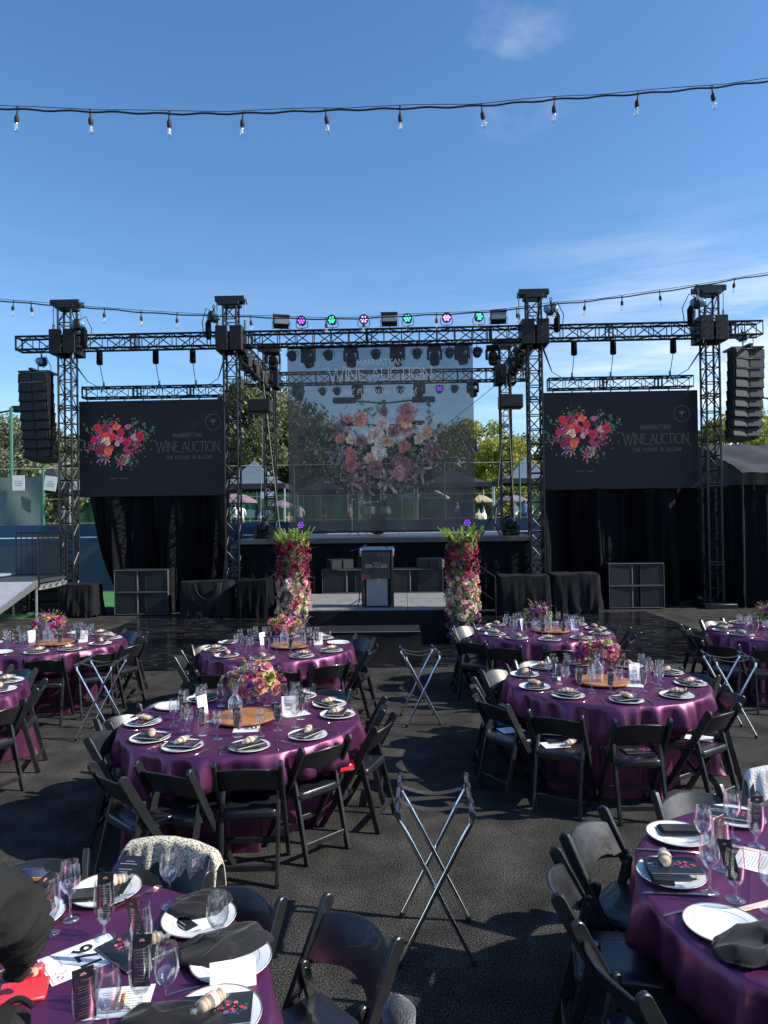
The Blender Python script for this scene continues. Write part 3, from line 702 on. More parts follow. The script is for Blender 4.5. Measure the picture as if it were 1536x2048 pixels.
# ---------------------------------------------------------------- subwoofers and front fills
def sub_mb():
    t = thing('subwoofer', '', 'subwoofer', group='subwoofers')
    m = MB(); W_, H_, D_ = .67, .545, .70
    m.rbox(-W_, W_, .06, D_, 0, H_, .008); m.build('cabinet', 'case_black', t, smooth=False)
    m = MB()
    for z in (0, H_ - .014): m.rbox(-W_, W_, -.01, .058, z, z + .014, .004)
    for s_ in (-1, 1): m.rbox(s_ * (W_ - .007) - .007, s_ * (W_ - .007) + .007, -.012, .058, .015, H_ - .015, .003)
    m.build('rim', 'grey_edge', t, smooth=False)
    for s_ in (-1, 1):
        m = MB(); m.add([(s_ * .64, -.0, .03), (s_ * .10, .02, .03), (s_ * .10, .02, H_ - .03), (s_ * .64, -.0, H_ - .03), (s_ * .64, .055, .03), (s_ * .10, .055, .03), (s_ * .10, .055, H_ - .03), (s_ * .64, .055, H_ - .03)],
                          [(0, 1, 2, 3), (0, 4, 5, 1), (1, 5, 6, 2), (2, 6, 7, 3), (3, 7, 4, 0)]); m.build('grille', 'grille', t, smooth=False)
        m = MB(); m.tube([(s_ * .10, .03, .03), (s_ * .10, .03, H_ - .03)], .022, 8); m.build('port_edge', 'grey_edge' if s_ < 0 else 'case_black', t)
        m = MB()
        for z in (.10, .36): m.rbox(s_ * W_ - .002 if s_ > 0 else -W_ - .008, s_ * W_ + .008 if s_ > 0 else -W_ + .002, .3, .36, z, z + .11, .002)
        m.build('handle_recess', 'rubber', t, smooth=False)
    return t
for j, (x, y, ds) in enumerate(((-6.0, 17.35, 'in the stack before the left screen curtain'), (6.18, 17.6, 'in the stack before the right screen curtain'), (-.76, 16.55, 'in the stack under the stage left of the lectern'), (.72, 16.55, 'in the stack under the stage right of the lectern'))):
    for k in range(2):
        inst('sub', sub_mb, (x, y, k * .55 + .03), 0, f'{"upper" if k else "lower"} wide black subwoofer {ds}', 'subwoofers')
def fill_mb():
    t = thing('fill_loudspeaker', '', 'loudspeaker'); P = [(-.30, -.16), (.30, -.16), (.30, .05), (.17, .22), (-.17, .22), (-.30, .05)]
    m = MB(); m.prism(P, 0, .24, 2); m.build('cabinet', 'case_black', t, smooth=False)
    for s_ in (-1, 1):
        m = MB(); m.rbox(s_ * .15 - .13, s_ * .15 + .13, -.185, -.161, .015, .225, .006); m.build('grille', 'grille', t, smooth=False)
    m = MB(); m.rbox(.302, .32, -.12, .04, .03, .21, .004); m.tube([(.31, -.06, .15), (.33, -.06, .15)], .045, 10); m.build('side_plate', 'grey_edge', t, smooth=False); return t
inst('fill', fill_mb, (-1.05, 16.75, 1.125), .55, 'black fill loudspeaker lying on the subwoofer left of the lectern', 'fill loudspeakers on the subwoofers')
inst('fill', fill_mb, (1.12, 16.75, 1.125), -.35, 'fill loudspeaker with lit grilles on the subwoofer right of the lectern', 'fill loudspeakers on the subwoofers')
# ---------------------------------------------------------------- draped cases
def draped(name, label, x0, x1, y0, y1, h, seed, m_='drape_grey', amp=.05):
    g = random.Random(seed); m = MB(); per = []
    n = 22
    for i in range(n): per.append((x0 + (x1 - x0) * i / n, y0, 0, -1))
    for i in range(12): per.append((x1, y0 + (y1 - y0) * i / 12, 1, 0))
    for i in range(n): per.append((x1 - (x1 - x0) * i / n, y1, 0, 1))
    for i in range(12): per.append((x0, y1 - (y1 - y0) * i / 12, -1, 0))
    N_ = len(per); p1, p2 = g.uniform(0, 6), g.uniform(0, 6); vs = []; rows = 9
    for j in range(rows):
        v = j / (rows - 1)
        for i, (x, y, nx_, ny_) in enumerate(per):
            o = (.02 + amp * v ** .7 * (1 + 1.3 * noise.noise(Vector((i * .38, seed, v * 1.5))) + .8 * noise.noise(Vector((i * .9, seed + 4, v * 2)))))
            sag = 0
            vs.append((x + nx_ * o, y + ny_ * o, max(.004, (h + .05 * noise.noise(Vector((x * 3, y * 3, seed)))) * (1 - v * (1 if (i * 7 + seed) % 5 else .9)))))
    fs = [(j * N_ + i, (j + 1) * N_ + i, (j + 1) * N_ + (i + 1) % N_, j * N_ + (i + 1) % N_) for j in range(rows - 1) for i in range(N_)]
    m.add(vs, fs); m.add([(v_[0], v_[1], v_[2]) for v_ in vs[:N_]], [list(range(N_))[::-1]])
    return tag(m.build(name, m_, ang=1.2), label, 'draped case', 'equipment cases under black cloth')
draped('draped_case', 'black cloth covered case in front of the far left tower', -7.85, -7.1, 17.1, 17.65, .80, 1)
draped('draped_case', 'black cloth covered case with coiled cable left of the stage', -4.85, -3.72, 16.85, 17.5, .86, 2)
draped('draped_case', 'black cloth covered case at the foot of the left inner tower', -3.45, -2.75, 16.7, 17.4, .88, 7, 'drape')
draped('draped_case', 'black cloth covered case beside the right column of flowers', 2.75, 3.85, 16.7, 17.4, .92, 3)
draped('draped_case', 'black cloth covered case at the foot of the right inner tower', 4.0, 5.05, 16.8, 17.5, .94, 4)
m = MB(); g_ = random.Random(3)
for k in range(9):
    pts = []; a0 = g_.uniform(-.1, .1)
    for i in range(15):
        a = math.pi * (i / 14); pts.append((-4.2 + math.cos(a) * (.36 - k * .012) + a0 * .1, 16.78 - k * .006, .84 - math.sin(a) * (.66 - k * .035)))
    m.tube(pts, .009, 5)
tag(m.build('cable_coil', 'rubber'), 'loops of black cable hanging over the draped case left of the stage', 'cable')
# ---------------------------------------------------------------- banner
t = thing('mesh_banner', 'large translucent grey banner with a bouquet and thin lettering', 'banner', (-.05, YF - .12, 0))
m = MB(); m.grid(lambda u, v: (-2.33 + 4.66 * u, .02 * math.sin(v * 2.5 + u * 3) + .008 * math.sin(u * 30) * v, 6.62 - 4.62 * v), 40, 24); m.build('cloth', 'scrim', t, ang=3)
f = lambda u, v, l=0: (u, -.04 - l, v)
m = MB(); print_bouquet(m, lambda u, v, l=0: (u + .02, -.045 - l, 4.10 + v * 1.15), 1.72, 21, .00003, light=.8, dense=1.2, pale=.5); m.build('bouquet_picture', 'banner_print', t, smooth=False)
m = MB(); lettering(m, f, 'MANHATTAN', 0, 6.16, 1.16, .14, .018)
lettering(m, f, 'WINE AUCTION', 0, 5.78, 2.6, .30, .022, .06, big=(0,)); lettering(m, f, 'THE FUTURE IN BLOOM', -.02, 5.42, 1.85, .12, .016, .14)
strokes(m, f, [(-1.42, 6.10), (-1.35, 6.08), (-1.28, 5.98)], .012); strokes(m, f, [(1.26, 5.76), (1.36, 5.70), (1.42, 5.72)], .012); strokes(m, f, [(-.42, 5.78), (-.2, 5.73), (.05, 5.80)], .012)
for i in range(5): a = i * .5; strokes(m, f, [(-.1 + .5 * math.cos(a + 2.2), 2.72 + .05 * math.sin(a * 3)), (.1 + .5 * math.cos(a + 1.9), 2.74 - .05 * math.sin(a * 2))], .008)
strokes(m, f, [(-.02, 2.75), (-.02, 3.55)], .012); strokes(m, f, [(.06, 2.75), (.06, 3.55)], .008)
m.build('lettering', 'scrim_text', t, smooth=False)
m = MB(); m.tube([(-2.33, 0, 6.63), (2.33, 0, 6.63)], .02, 6); m.tube([(-2.33, 0, 2.0), (2.33, 0, 2.0)], .02, 6); m.build('hem_bar', 'truss', t)
# ---------------------------------------------------------------- stage lamps
def par_mb(lampmat):
    def mk():
        t = thing('par_light', '', 'stage light'); Mx = Matrix.Rotation(R(90), 4, 'X')
        m = MB(); m.lathe([(.05, -.10), (.10, -.08), (.115, .0), (.12, .08), (.125, .085), (.115, .085), (.105, .07)], 14, M_=Mx); m.build('can', 'case_black', t)
        m = MB()
        for k in range(7):
            a = k * 1.047; rr = 0 if k == 6 else .065; m.lathe([(.024, .072), (.020, .084), (0.001, .088)], 10, c=(rr * math.cos(a), 0, rr * math.sin(a)), M_=Mx)
        m.build('lamp', lampmat, t)
        m = MB(); m.lathe([(.104, .068), (.001, .0705)], 14, M_=Mx); m.build('lens_plate', 'lens', t)
        m = MB(); m.tube([(-.145, 0, .0), (-.15, .02, -.13), (-.12, .02, -.17), (.12, .02, -.17), (.15, .02, -.13), (.145, 0, 0)], .009, 5); m.tube([(0, .02, -.17), (0, .02, -.24)], .014, 6); m.build('yoke', 'truss', t); return t
    return mk
for i, (px, col, cn) in enumerate(((609, 'violet_lamp', 'glowing violet'), (670, 'green_lamp', 'glowing green'), (733, 'pink_lamp', 'glowing pale pink'), (821, 'green_lamp', 'glowing bright green'), (898, 'pink_lamp', 'glowing pink'), (962, 'green_lamp', 'glowing green'))):
    x = (px - 768) / 79.3
    inst('par' + col, par_mb(col), (x, YF - .08, ZT + .42), U(-.2, .2), f'{cn} round stage light, {ORD[i]} from the left on top of the front truss', 'round stage lights on top of the front truss')
def flood_mb():
    t = thing('flood_light', '', 'flood light')
    Mx = Matrix.Rotation(R(-12), 4, 'X')
    m = MB(); m.rbox(-.20, .20, -.06, .14, -.12, .13, .02, Mx); m.rbox(-.215, .215, -.09, -.055, .10, .16, .008, Mx); m.build('housing', 'case_black', t)
    m = MB(); m.rbox(-.175, .175, -.072, -.062, -.09, .09, .004, Mx); m.build('glass', 'flood_glass', t)
    m = MB(); m.tube([(-.22, .02, 0), (-.23, .02, -.17), (.23, .02, -.17), (.22, .02, 0)], .010, 5); m.tube([(0, .02, -.17), (0, .02, -.24)], .014, 6); m.build('bracket', 'truss', t); return t
for i, px in enumerate((567, 784, 1001)): inst('flood', flood_mb, ((px - 768) / 79.3, YF - .05, ZT + .43), (.25, 0, -.1)[i], f'rectangular black flood light, {("leftmost", "middle", "rightmost")[i]} of three on the front truss', 'flood lights on the front truss')
def head_mb(lampmat=None):
    def mk():
        t = thing('moving_head_light', '', 'stage light')
        m = MB(); m.rbox(-.17, .17, -.12, .12, -.10, 0, .02); m.build('base', 'case_black', t)
        m = MB()
        for s_ in (-1, 1): m.rbox(s_ * .165 - .03, s_ * .165 + .03, -.07, .07, -.36, -.09, .02)
        m.rbox(-.17, .17, -.08, .08, -.135, -.10, .01); m.build('yoke', 'case_black', t)
        Mx = Matrix.Translation((0, 0, -.31)) @ Matrix.Rotation(R(38), 4, 'X')
        m = MB(); m.lathe([(.06, .17), (.11, .12), (.13, .0), (.125, -.12), (.115, -.17), (.095, -.17)], 14, M_=Mx); m.build('head', 'case_black', t)
        m = MB(); m.lathe([(.10, -.165), (.001, -.155)], 14, M_=Mx); m.build('lens', lampmat or 'lens', t)
        m = MB(); m.lathe([(.131, -.07), (.133, -.055), (.131, -.04)], 14, M_=Mx, capb=False); m.build('band', 'grey_edge', t); return t
    return mk
for i, px in enumerate((620, 706, 799, 873, 928)): inst('head', head_mb(), ((px - 768) / 78.6, YF + .12, ZT - .22), U(-.5, .5), f'black moving head lamp, {ORD[i]} from the left along the top behind the banner', 'moving head lamps under the front truss')
for i, px in enumerate((591, 710, 833, 939)): inst('head', head_mb(), ((px - 768) / 61.6, YR - .1, ZT - .22), U(-.5, .5), f'black moving head lamp, {ORD[i]} from the left under the rear truss', 'moving head lamps under the rear truss')
inst('headg', head_mb('green_lamp'), (-2.83, YF + .4, ZT - .18), .2, 'moving head lamp with a green beam left of the banner', 'moving head lamps beside the banner')
inst('headb', head_mb('blue_lamp'), (2.85, YF + .4, ZT - .18), -.2, 'moving head lamp with a blue beam right of the banner', 'moving head lamps beside the banner')
for i, px in enumerate((588, 661, 756, 838, 903, 958)):
    o = inst('pard', par_mb('lens'), ((px - 768) / 78.9, YF + .05, ZT - .44), U(-.3, .3), f'unlit round can light, {ORD[i]} from the left hanging under the front truss', 'unlit can lights under the front truss'); o.rotation_euler = (R(20), R(180), 0)
for i, px in enumerate((640, 669, 752, 795, 873, 903)):
    o = inst('parviolet_lamp' if i == 4 else 'pard', par_mb('violet_lamp' if i == 4 else 'lens'), ((px - 768) / 61.7, YR - .1, ZT - .46), U(-.3, .3), f'{"violet lit" if i == 4 else "unlit"} can light, {ORD[i]} from the left hanging under the rear truss', 'can lights under the rear truss'); o.rotation_euler = (R(20), R(180), 0)
for s_ in (-1, 1):
    for k, (yy, c) in enumerate(((19.2, 'green_lamp'), (20.3, 'pink_lamp'), (21.5, 'lens'))):
        o = inst('par' + c if c != 'lens' else 'pard', par_mb(c), (s_ * 3.75, yy, ZT - .44), 0, f'{("green", "pink", "unlit")[k]} can light hanging under the {"left" if s_ < 0 else "right"} side truss', 'can lights under the side trusses'); o.rotation_euler = (R(20), R(180), s_ * .6)
    for k, yy in enumerate((18.7, 19.7, 20.9)):
        inst('head', head_mb(), (s_ * 3.62, yy, ZT - .2), s_ * .8, f'moving head lamp under the {"left" if s_ < 0 else "right"} side truss, {("nearest", "middle", "farthest")[k]} of three', 'moving head lamps under the side trusses')
    o = inst('flooruplight', par_mb('violet_lamp'), (-2.12 if s_ < 0 else 2.10, YF + .15, 2.18), 0, f'violet round light above the {"left" if s_ < 0 else "right"} column of flowers', 'violet lights on the stage edge')
    o = inst('head', head_mb(), (s_ * 3.12 + (-.03 if s_ < 0 else .1), YF + .5, 1.84), 0, f'black moving head lamp standing on the {"left" if s_ < 0 else "right"} end of the stage', 'moving head lamps on the stage floor'); o.rotation_euler = (0, R(180), s_ * .4)
    m = MB(); bx = s_ * 3.55
    tt = thing('side_fill', f'black box loudspeaker hanging behind the {"left" if s_ < 0 else "right"} inner tower', 'loudspeaker', (bx, YF + 2.2, 5.55), 0, 'side fill loudspeakers')
    m.rbox(-.33, .33, -.2, .2, -.19, .19, .02); m.build('cabinet', 'case_black', tt, smooth=False); m = MB(); m.rbox(-.29, .29, -.215, -.203, -.15, .15, .004); m.build('grille', 'grille', tt, smooth=False)
    m = MB(); m.tube([(0, 0, .19), (0, 0, 1.2)], .014, 5); m.build('hanger', 'truss', tt)
# cables and swags under the side trusses
g_ = random.Random(11)
for s_ in (-1, 1):
    m = MB()
    for k in range(9):
        y0 = YF + .4 + k * .5; m.tube([(s_ * 3.8 + g_.uniform(-.15, .15), y0 + q * .12, ZT - .12 - math.sin(q / 6 * math.pi) * g_.uniform(.12, .4)) for q in range(7)], .013, 4)
    tag(m.build('truss_cables', 'rubber'), f'tangle of black cables under the {"left" if s_ < 0 else "right"} side truss', 'cables', 'cables under the side trusses')
m = MB()
for k in range(26):
    x0 = -3.6 + k * .28 + g_.uniform(-.1, .1); L_ = g_.uniform(.25, .6); m.tube([(x0 + q / 5 * L_, YF - .2, ZT - .17 + (.34 if k % 3 == 0 else 0) - math.sin(q / 5 * math.pi) * g_.uniform(.03, .12)) for q in range(6)], .010, 4)
tag(m.build('truss_cables', 'rubber'), 'black lighting cables looped along the front truss above the stage', 'cables')
for s_ in (-1, 1):
    m = MB(); m.tube([(s_ * XI, YF + .1, 6.6), (s_ * 3.1, YF + 1, 5.9)], [.03, .022], 5); m.tube([(s_ * 3.1, YF + 1, 5.9), (s_ * .6, YR, 4.3)], .008, 5)
    tag(m.build('brace_cable', 'rubber'), f'diagonal brace cable from the {"left" if s_ < 0 else "right"} inner tower behind the banner', 'cable', 'brace cables behind the banner')
    m = MB(); m.tube([(s_ * 3.5, YF + 2.3, 6.6), (s_ * 3.15, YF + 3.0, 1.9)], .008, 4); m.tube([(s_ * 3.45, YF + 2.3, 6.6), (s_ * 3.75, YF + 3.0, 1.9)], .008, 4)
    tag(m.build('hanging_ropes', 'rope'), f'pale thin ropes hanging behind the {"left" if s_ < 0 else "right"} inner tower', 'rope', 'ropes behind the stage')
# keyboard stand, cases and drums on the stage
t = thing('keyboard_stand', 'black crossed keyboard stand on the right end of the stage', 'keyboard stand', (2.78, YF + .8, 1.83))
for s_ in (-1, 1):
    m = MB(); m.rbox(-.02, .02, -.02, .02, -.52, .52, .004, Matrix.Translation((0, .06 * s_, .46)) @ Matrix.Rotation(R(27 * s_), 4, 'Y')); m.build('cross_leg', 'truss', t)
m = MB(); m.tube([(-.3, 0, .92), (-.36, -.02, 1.15), (-.42, 0, 1.3)], .009, 5); m.tube([(.18, 0, .9), (.2, 0, 1.3)], .012, 5); m.build('mic_arm', 'truss', t)
for x, w, h, lb in ((3.35, .22, .26, 'small grey amplifier case by the keyboard stand on the stage'), (-3.3, .25, .3, 'black monitor wedge at the left end of the stage'), (2.45, .14, .2, 'small white edged amplifier under the keyboard stand')):
    t = thing('amplifier', lb, 'amplifier', (x, YF + 1.2, 1.83)); m = MB(); m.rbox(-w, w, -.15, .15, 0, h, .02); m.build('case', 'case_black', t); m = MB(); m.rbox(-w + .03, w - .03, -.162, -.151, .03, h - .03, .005); m.build('grille', 'grey_edge', t)
t = thing('drum_kit', 'drum kit seen faintly through the lower banner', 'drum kit', (-.25, YF + 2.6, 1.83))
m = MB(); m.lathe([(.27, -.2), (.28, -.2), (.28, .2), (.27, .2)], 24, c=(0, 0, .3), M_=Matrix.Rotation(R(90), 4, 'X'), capt=True); m.build('bass_drum', 'case_black', t)
for x in (-.28, .28): m = MB(); m.lathe([(.15, 0), (.16, .01), (.16, .2), (.15, .21)], 18, c=(x * .8, -.05, .62), capt=True); m.build('tom_drum', 'aluminium', t)
for x, z in ((-.75, 1.05), (.7, 1.12), (-.5, .85)):
    m = MB(); m.lathe([(.24, 0), (.05, .03), (.01, .045)], 20, c=(x, 0, z)); cy = m.build('cymbal', 'brass', t); m = MB(); m.tube([(x, 0, 0), (x, 0, z + .05)], .012, 6)
    for k in range(3): m.tube([(x, 0, .25), (x + .22 * math.cos(k * 2.1), .22 * math.sin(k * 2.1), .01)], .009, 5)
    m.build('stand', 'chrome', cy)
# handrails of the stage stairs
for s_ in (-1, 1):
    t = thing('stair_handrail', f'black sloping handrail {"left" if s_ < 0 else "right"} of the lectern platform', 'handrail', (s_ * 2.0, 14.6, 0), 0, 'handrails beside the lectern platform')
    X = lambda x: s_ * x
    m = MB(); m.tube([(X(-.3), .3, 1.55), (X(.35), 0, 1.08), (X(.35), 0, .62)], .018, 8); m.build('top_rail', 'truss', t)
    m = MB(); m.tube([(X(-.3), .3, 1.05), (X(.35), 0, .58)], .014, 8); m.build('lower_rail', 'truss', t)
    for x, z in ((-.0, 1.3), (.35, .7)): m = MB(); m.tube([(X(x), 0.15 - .42 * x, .012), (X(x), .15 - .42 * x, z)], .016, 8); m.build('post', 'truss', t)
# rotate everything of the stage a touch: its right end stands a little nearer
_rot = Matrix.Translation((0, 17.9, 0)) @ Matrix.Rotation(R(-1.6), 4, 'Z') @ Matrix.Translation((0, -17.9, 0))
bpy.context.view_layer.update()
for o in [o for o in bpy.data.objects if o not in _mark and o.parent is None]: o.matrix_world = _rot @ o.matrix_world
# ================================================================ banquet area
# ---------------------------------------------------------------- folding chair: local +y is the front
def post_profile(p0, p1, w0, w1, bend=0, n=6):
    (y0, z0), (y1, z1) = p0, p1; d = Vector((y1 - y0, z1 - z0)).normalized(); nx_ = Vector((-d.y, d.x)); A = []; B = []
    for i in range(n + 1):
        t = i / n; c = Vector((y0 + (y1 - y0) * t, z0 + (z1 - z0) * t)) + nx_ * bend * math.sin(t * math.pi); w = w0 + (w1 - w0) * min(1, t * 1.3)
        A.append(c + nx_ * w); B.append(c - nx_ * w)
    c = Vector((y1, z1)); cap = [c + nx_ * w1 * math.cos(a) + d * w1 * math.sin(a) for a in (R(30), R(60), R(90), R(120), R(150))]
    return [tuple(v) for v in A + cap + B[::-1]]
def chair_mb():
    t = thing('folding_chair', '', 'chair')
    for s_ in (-1, 1):
        m = MB(); m.prism(post_profile((.215, 0.0), (-.225, .765), .020, .029, .008), s_ * .207 - .013, s_ * .207 + .013); o = m.build('front_leg', 'chair_black', t, ang=.5); bev(o, .004)
        m = MB(); m.prism(post_profile((-.235, 0.0), (-.085, .575), .020, .022), s_ * .178 - .012, s_ * .178 + .012); o = m.build('rear_leg', 'chair_black', t, ang=.5); bev(o, .004)
        m = MB(); m.tube([(s_ * .164, -.087, .565), (s_ * .190, -.087, .565)], .007, 6); m.build('pivot_pin', 'chrome', t)
    n = 14; m = MB()
    def yz(z): return .215 - .44 * z / .765
    vs = []
    for i in range(n + 1):
        u = -1 + 2 * i / n; x = u * .194; bow = -.045 * (1 - u * u); zt = .725 + .030 * (1 - u * u); zb = .565 + .035 * (1 - abs(u) ** 1.6)
        for z, th in ((zb, -.009), (zt, -.009), (zt, .009), (zb, .009)): vs.append((x, yz(z) + bow + th, z))
    fs = [(i * 4 + a, i * 4 + (a + 1) % 4, i * 4 + 4 + (a + 1) % 4, i * 4 + 4 + a) for i in range(n) for a in range(4)] + [(3, 2, 1, 0), (n * 4, n * 4 + 1, n * 4 + 2, n * 4 + 3)]
    m.add(vs, fs); o = m.build('backrest', 'chair_black', t, ang=.6); bev(o, .005)
    def outline(w, y0, y1, r):
        P = []
        for cx, cy, a0 in ((w - r, y1 - r, 0), (-w + r, y1 - r, 90), (-w + r, y0 + r, 180), (w - r, y0 + r, 270)):
            for k in range(5): a = R(a0 + k * 22.5); P.append((cx + r * math.cos(a), cy + r * math.sin(a)))
        return P
    m = MB(); m.prism(outline(.188, -.165, .225, .04), .415, .440, 2); o = m.build('seat_frame', 'chair_black', t, ang=.5)
    m = MB(); P = outline(.176, -.152, .212, .045); k = len(P)
    vs = [(x, y, .440) for x, y in P] + [(x * .99, y * .99 + .0003, .449) for x, y in P] + [(x * .95, (y - .03) * .95 + .03, .453) for x, y in P] + [(x * .5, (y - .03) * .5 + .03, .450) for x, y in P] + [(0, .03, .449)]
    fs = [(j * k + i, j * k + (i + 1) % k, (j + 1) * k + (i + 1) % k, (j + 1) * k + i) for j in range(3) for i in range(k)] + [(3 * k + i, 3 * k + (i + 1) % k, 4 * k) for i in range(k)]
    m.add(vs, fs); m.build('seat', 'seat_black', t, ang=1.2)
    for y, z, x in ((-.205, .115, .166), (-.128, .405, .166), (.135, .14, .194)):
        m = MB(); m.rbox(-x, x, y - .009, y + .009, z - .020, z + .020, .004); m.build('stretcher', 'chair_black', t, smooth=False)
    return t
def bev(o, w):
    md = o.modifiers.new('b', 'BEVEL'); md.width = w; md.segments = 1; md.limit_method = 'ANGLE'; md.angle_limit = R(35)
    dg = bpy.context.evaluated_depsgraph_get(); me = bpy.data.meshes.new_from_object(o.evaluated_get(dg)); o.modifiers.clear(); old = o.data; nm = old.name; o.data = me; bpy.data.meshes.remove(old); me.name = nm
def put_chair(px, py, face, label, group):                    # px, py: middle of the two post tops seen from above, face: degrees
    a = R(face); d = Vector((math.cos(a), math.sin(a))); c = Vector((px, py)) + d * .225
    return inst('chair', chair_mb, (c.x, c.y, 0), a - math.pi / 2, label, group)
CH = {3: [(-1.72, 4.37, 47), (-1.39, 4.42, 66), (-.88, 4.47, 92), (-.42, 4.87, 134), (-.02, 5.38, 159), (-.03, 5.86, 178), (-2.12, 5.23, 2), (-2.14, 5.68, -30), (-1.93, 6.10, -42), (-1.62, 6.52, -62), (-1.10, 6.66, -88), (-.50, 6.45, -122)],
      4: [(1.30, 5.50, 61), (1.90, 5.30, 90), (2.64, 5.58, 124), (.87, 5.93, 31), (.81, 6.55, -5), (1.09, 7.20, -44), (1.55, 7.62, -66), (3.02, 6.86, 208), (2.98, 6.12, 172), (2.62, 7.52, 242)],
      5: [(-.585, 7.6, 118), (-1.73, 7.2, 76), (-1.10, 7.30, 90), (-2.41, 8.2, 6), (-2.24, 8.9, -48), (-.17, 8.40, 166), (-.28, 9.22, 216), (-.95, 9.72, 252)],
      6: [(1.05, 8.85, 55), (1.40, 8.45, 66), (2.04, 8.27, 90), (3.3, 9.42, 178), (3.12, 9.95, 205), (3.05, 8.85, 150), (1.1, 10.15, -48), (.90, 9.55, 0)],
      7: [(-3.90, 8.1, 100), (-3.42, 8.42, 124), (-3.18, 8.98, 158), (-3.28, 9.65, 190), (-3.58, 10.05, 228), (-4.65, 8.05, 80)],
      8: [(4.05, 9.65, -8), (3.98, 9.12, 10), (4.72, 10.3, -68), (3.95, 8.4, 45), (4.42, 8.10, 72)],
      9: [(-3.28, 6.75, 195), (-3.22, 5.98, 158), (-3.60, 5.45, 124), (-3.85, 7.55, 240)],
      1: [(-.113, 2.73, 222), (-.61, 2.97, 238), (-1.01, 3.28, 256), (-1.60, 3.25, 285), (.02, 2.03, 180)],
      2: [(.98, 3.55, -42), (.72, 3.06, -12), (.75, 2.46, 14), (1.66, 3.95, -75), (2.27, 4.03, -100), (1.10, 1.90, 50)]}
# ---------------------------------------------------------------- tablecloth
TR, TZ = .915, .76
def tablecloth(x, y, label, seed):
    CK = []
    for (cx_, cy_, fa) in CH.get(seed, []):
        d_ = Vector((math.cos(R(fa)), math.sin(R(fa)))); CK.append((Vector((cx_ - x, cy_ - y)) + d_ * .225, d_))
    g = random.Random(seed); n = 288; m = MB(); ph = [g.uniform(0, 6.28) for _ in range(6)]; F = [(11, 1.0), (17, .9), (23, .9), (31, .8), (43, .6)]
    prof = [(0.0, 0), (.3, 0), (.6, 0), (.8, 0), (.885, 0), (.905, .002), (.915, .010)]; vs = [(0, 0, TZ)]; rings = []
    for r, dz in prof[1:]:
        rings.append([(r * math.cos(6.28319 * k / n), r * math.sin(6.28319 * k / n), TZ - dz + (.0012 * math.sin(5 * k / n * 6.283 + r * 14 + ph[0]) if r < .88 else 0)) for k in range(n)])
    for j in range(1, 19):
        v = j / 18; row = []
        for k in range(n):
            a = 6.28319 * k / n; d = sum(w * math.sin(a * q + ph[i] + v * .8 * math.sin(i * 2)) for i, (q, w) in enumerate(F)) / 1.9
            sharp = math.copysign(abs(d) ** .75, d)
            r = .917 + .020 * v + (.090 * v ** .55) * sharp + .01 * v; kick = .05 * max(0, v - .93) / .07 * (1 + math.sin(a * 5 + ph[5])) * .5
            r = max(r, .90 - .12 * v) + kick; kick = 0; zz = TZ - .748 * v; u_ = Vector((math.cos(a), math.sin(a))); r0_ = r
            for o_, d_ in CK:                             # the cloth is pushed in behind the seat and legs of each chair
                dn = u_.dot(d_)
                if dn > -.3: continue
                rt = (o_.dot(d_) + .25) / dn; lx = abs((u_ * min(r0_, max(rt, .5)) - o_).cross(d_)); f_ = max(0, min(1, (.255 - lx) / .05)); f_ = f_ * f_ * (3 - 2 * f_); fz = max(0, min(1, (.56 - zz) / .10)); fz = fz * fz * (3 - 2 * fz)
                if rt < r: r += (max(rt, .48) - r) * f_ * fz
            row.append(((r + kick) * math.cos(a), (r + kick) * math.sin(a), max(.006, TZ - .012 - .742 * v)))
        rings.append(row)
    for q in rings: vs += q
    fs = [(0, 1 + k, 1 + (k + 1) % n) for k in range(n)] + [(1 + i * n + k, 1 + (i + 1) * n + k, 1 + (i + 1) * n + (k + 1) % n, 1 + i * n + (k + 1) % n) for i in range(len(rings) - 1) for k in range(n)]
    m.add(vs, fs); o = m.build('tablecloth', 'satin', loc=(x, y, 0), ang=3); return tag(o, label, 'tablecloth', 'purple tablecloths')
# ---------------------------------------------------------------- table ware
def plate_mb():
    t = thing('dinner_plate', '', 'plate')
    m = MB(); m.lathe([(.001, .004), (.075, .004), (.082, .0055), (.098, .013), (.136, .018), (.141, .020), (.1415, .017), (.135, .0135), (.085, .0), (.001, .0)], 48, capb=False); m.build('dish', 'porcelain', t, ang=1.2)
    m = MB(); m.lathe([(.1372, .0187), (.1398, .0204), (.1412, .0205)], 48, capb=False); m.lathe([(.0985, .0136), (.1000, .0142)], 48, capb=False); m.build('rim_line', 'gold_trim', t)
    return t
def wine_mb():
    m = MB(); m.lathe([(.033, .0005), (.034, .002), (.012, .006), (.0045, .012), (.0036, .04), (.0036, .075), (.006, .086), (.020, .096), (.031, .115), (.0355, .135), (.034, .160), (.0285, .197), (.028, .198), (.0275, .196), (.0325, .160), (.034, .135), (.0295, .117), (.018, .100), (.001, .092)], 28)
    return tag(m.build('wine_glass', 'glass', ang=2), None, 'wine glass')
def goblet_mb():
    m = MB(); m.lathe([(.034, .0005), (.035, .002), (.014, .007), (.0058, .014), (.0048, .038), (.007, .047), (.020, .056), (.029, .075), (.033, .10), (.0335, .13), (.031, .165), (.0295, .188), (.029, .189), (.0285, .187), (.0322, .13), (.0315, .10), (.0275, .077), (.018, .060), (.001, .053)], 28)
    return tag(m.build('water_goblet', 'glass', ang=2), None, 'water goblet')
def textlines(m, f, x0, x1, ys, h, g):
    for y in ys:
        c = (x0 + x1) / 2; w = (x1 - x0) / 2 * g.uniform(.45, 1); strokes(m, f, [(c - w, y), (c + w, y)], h)
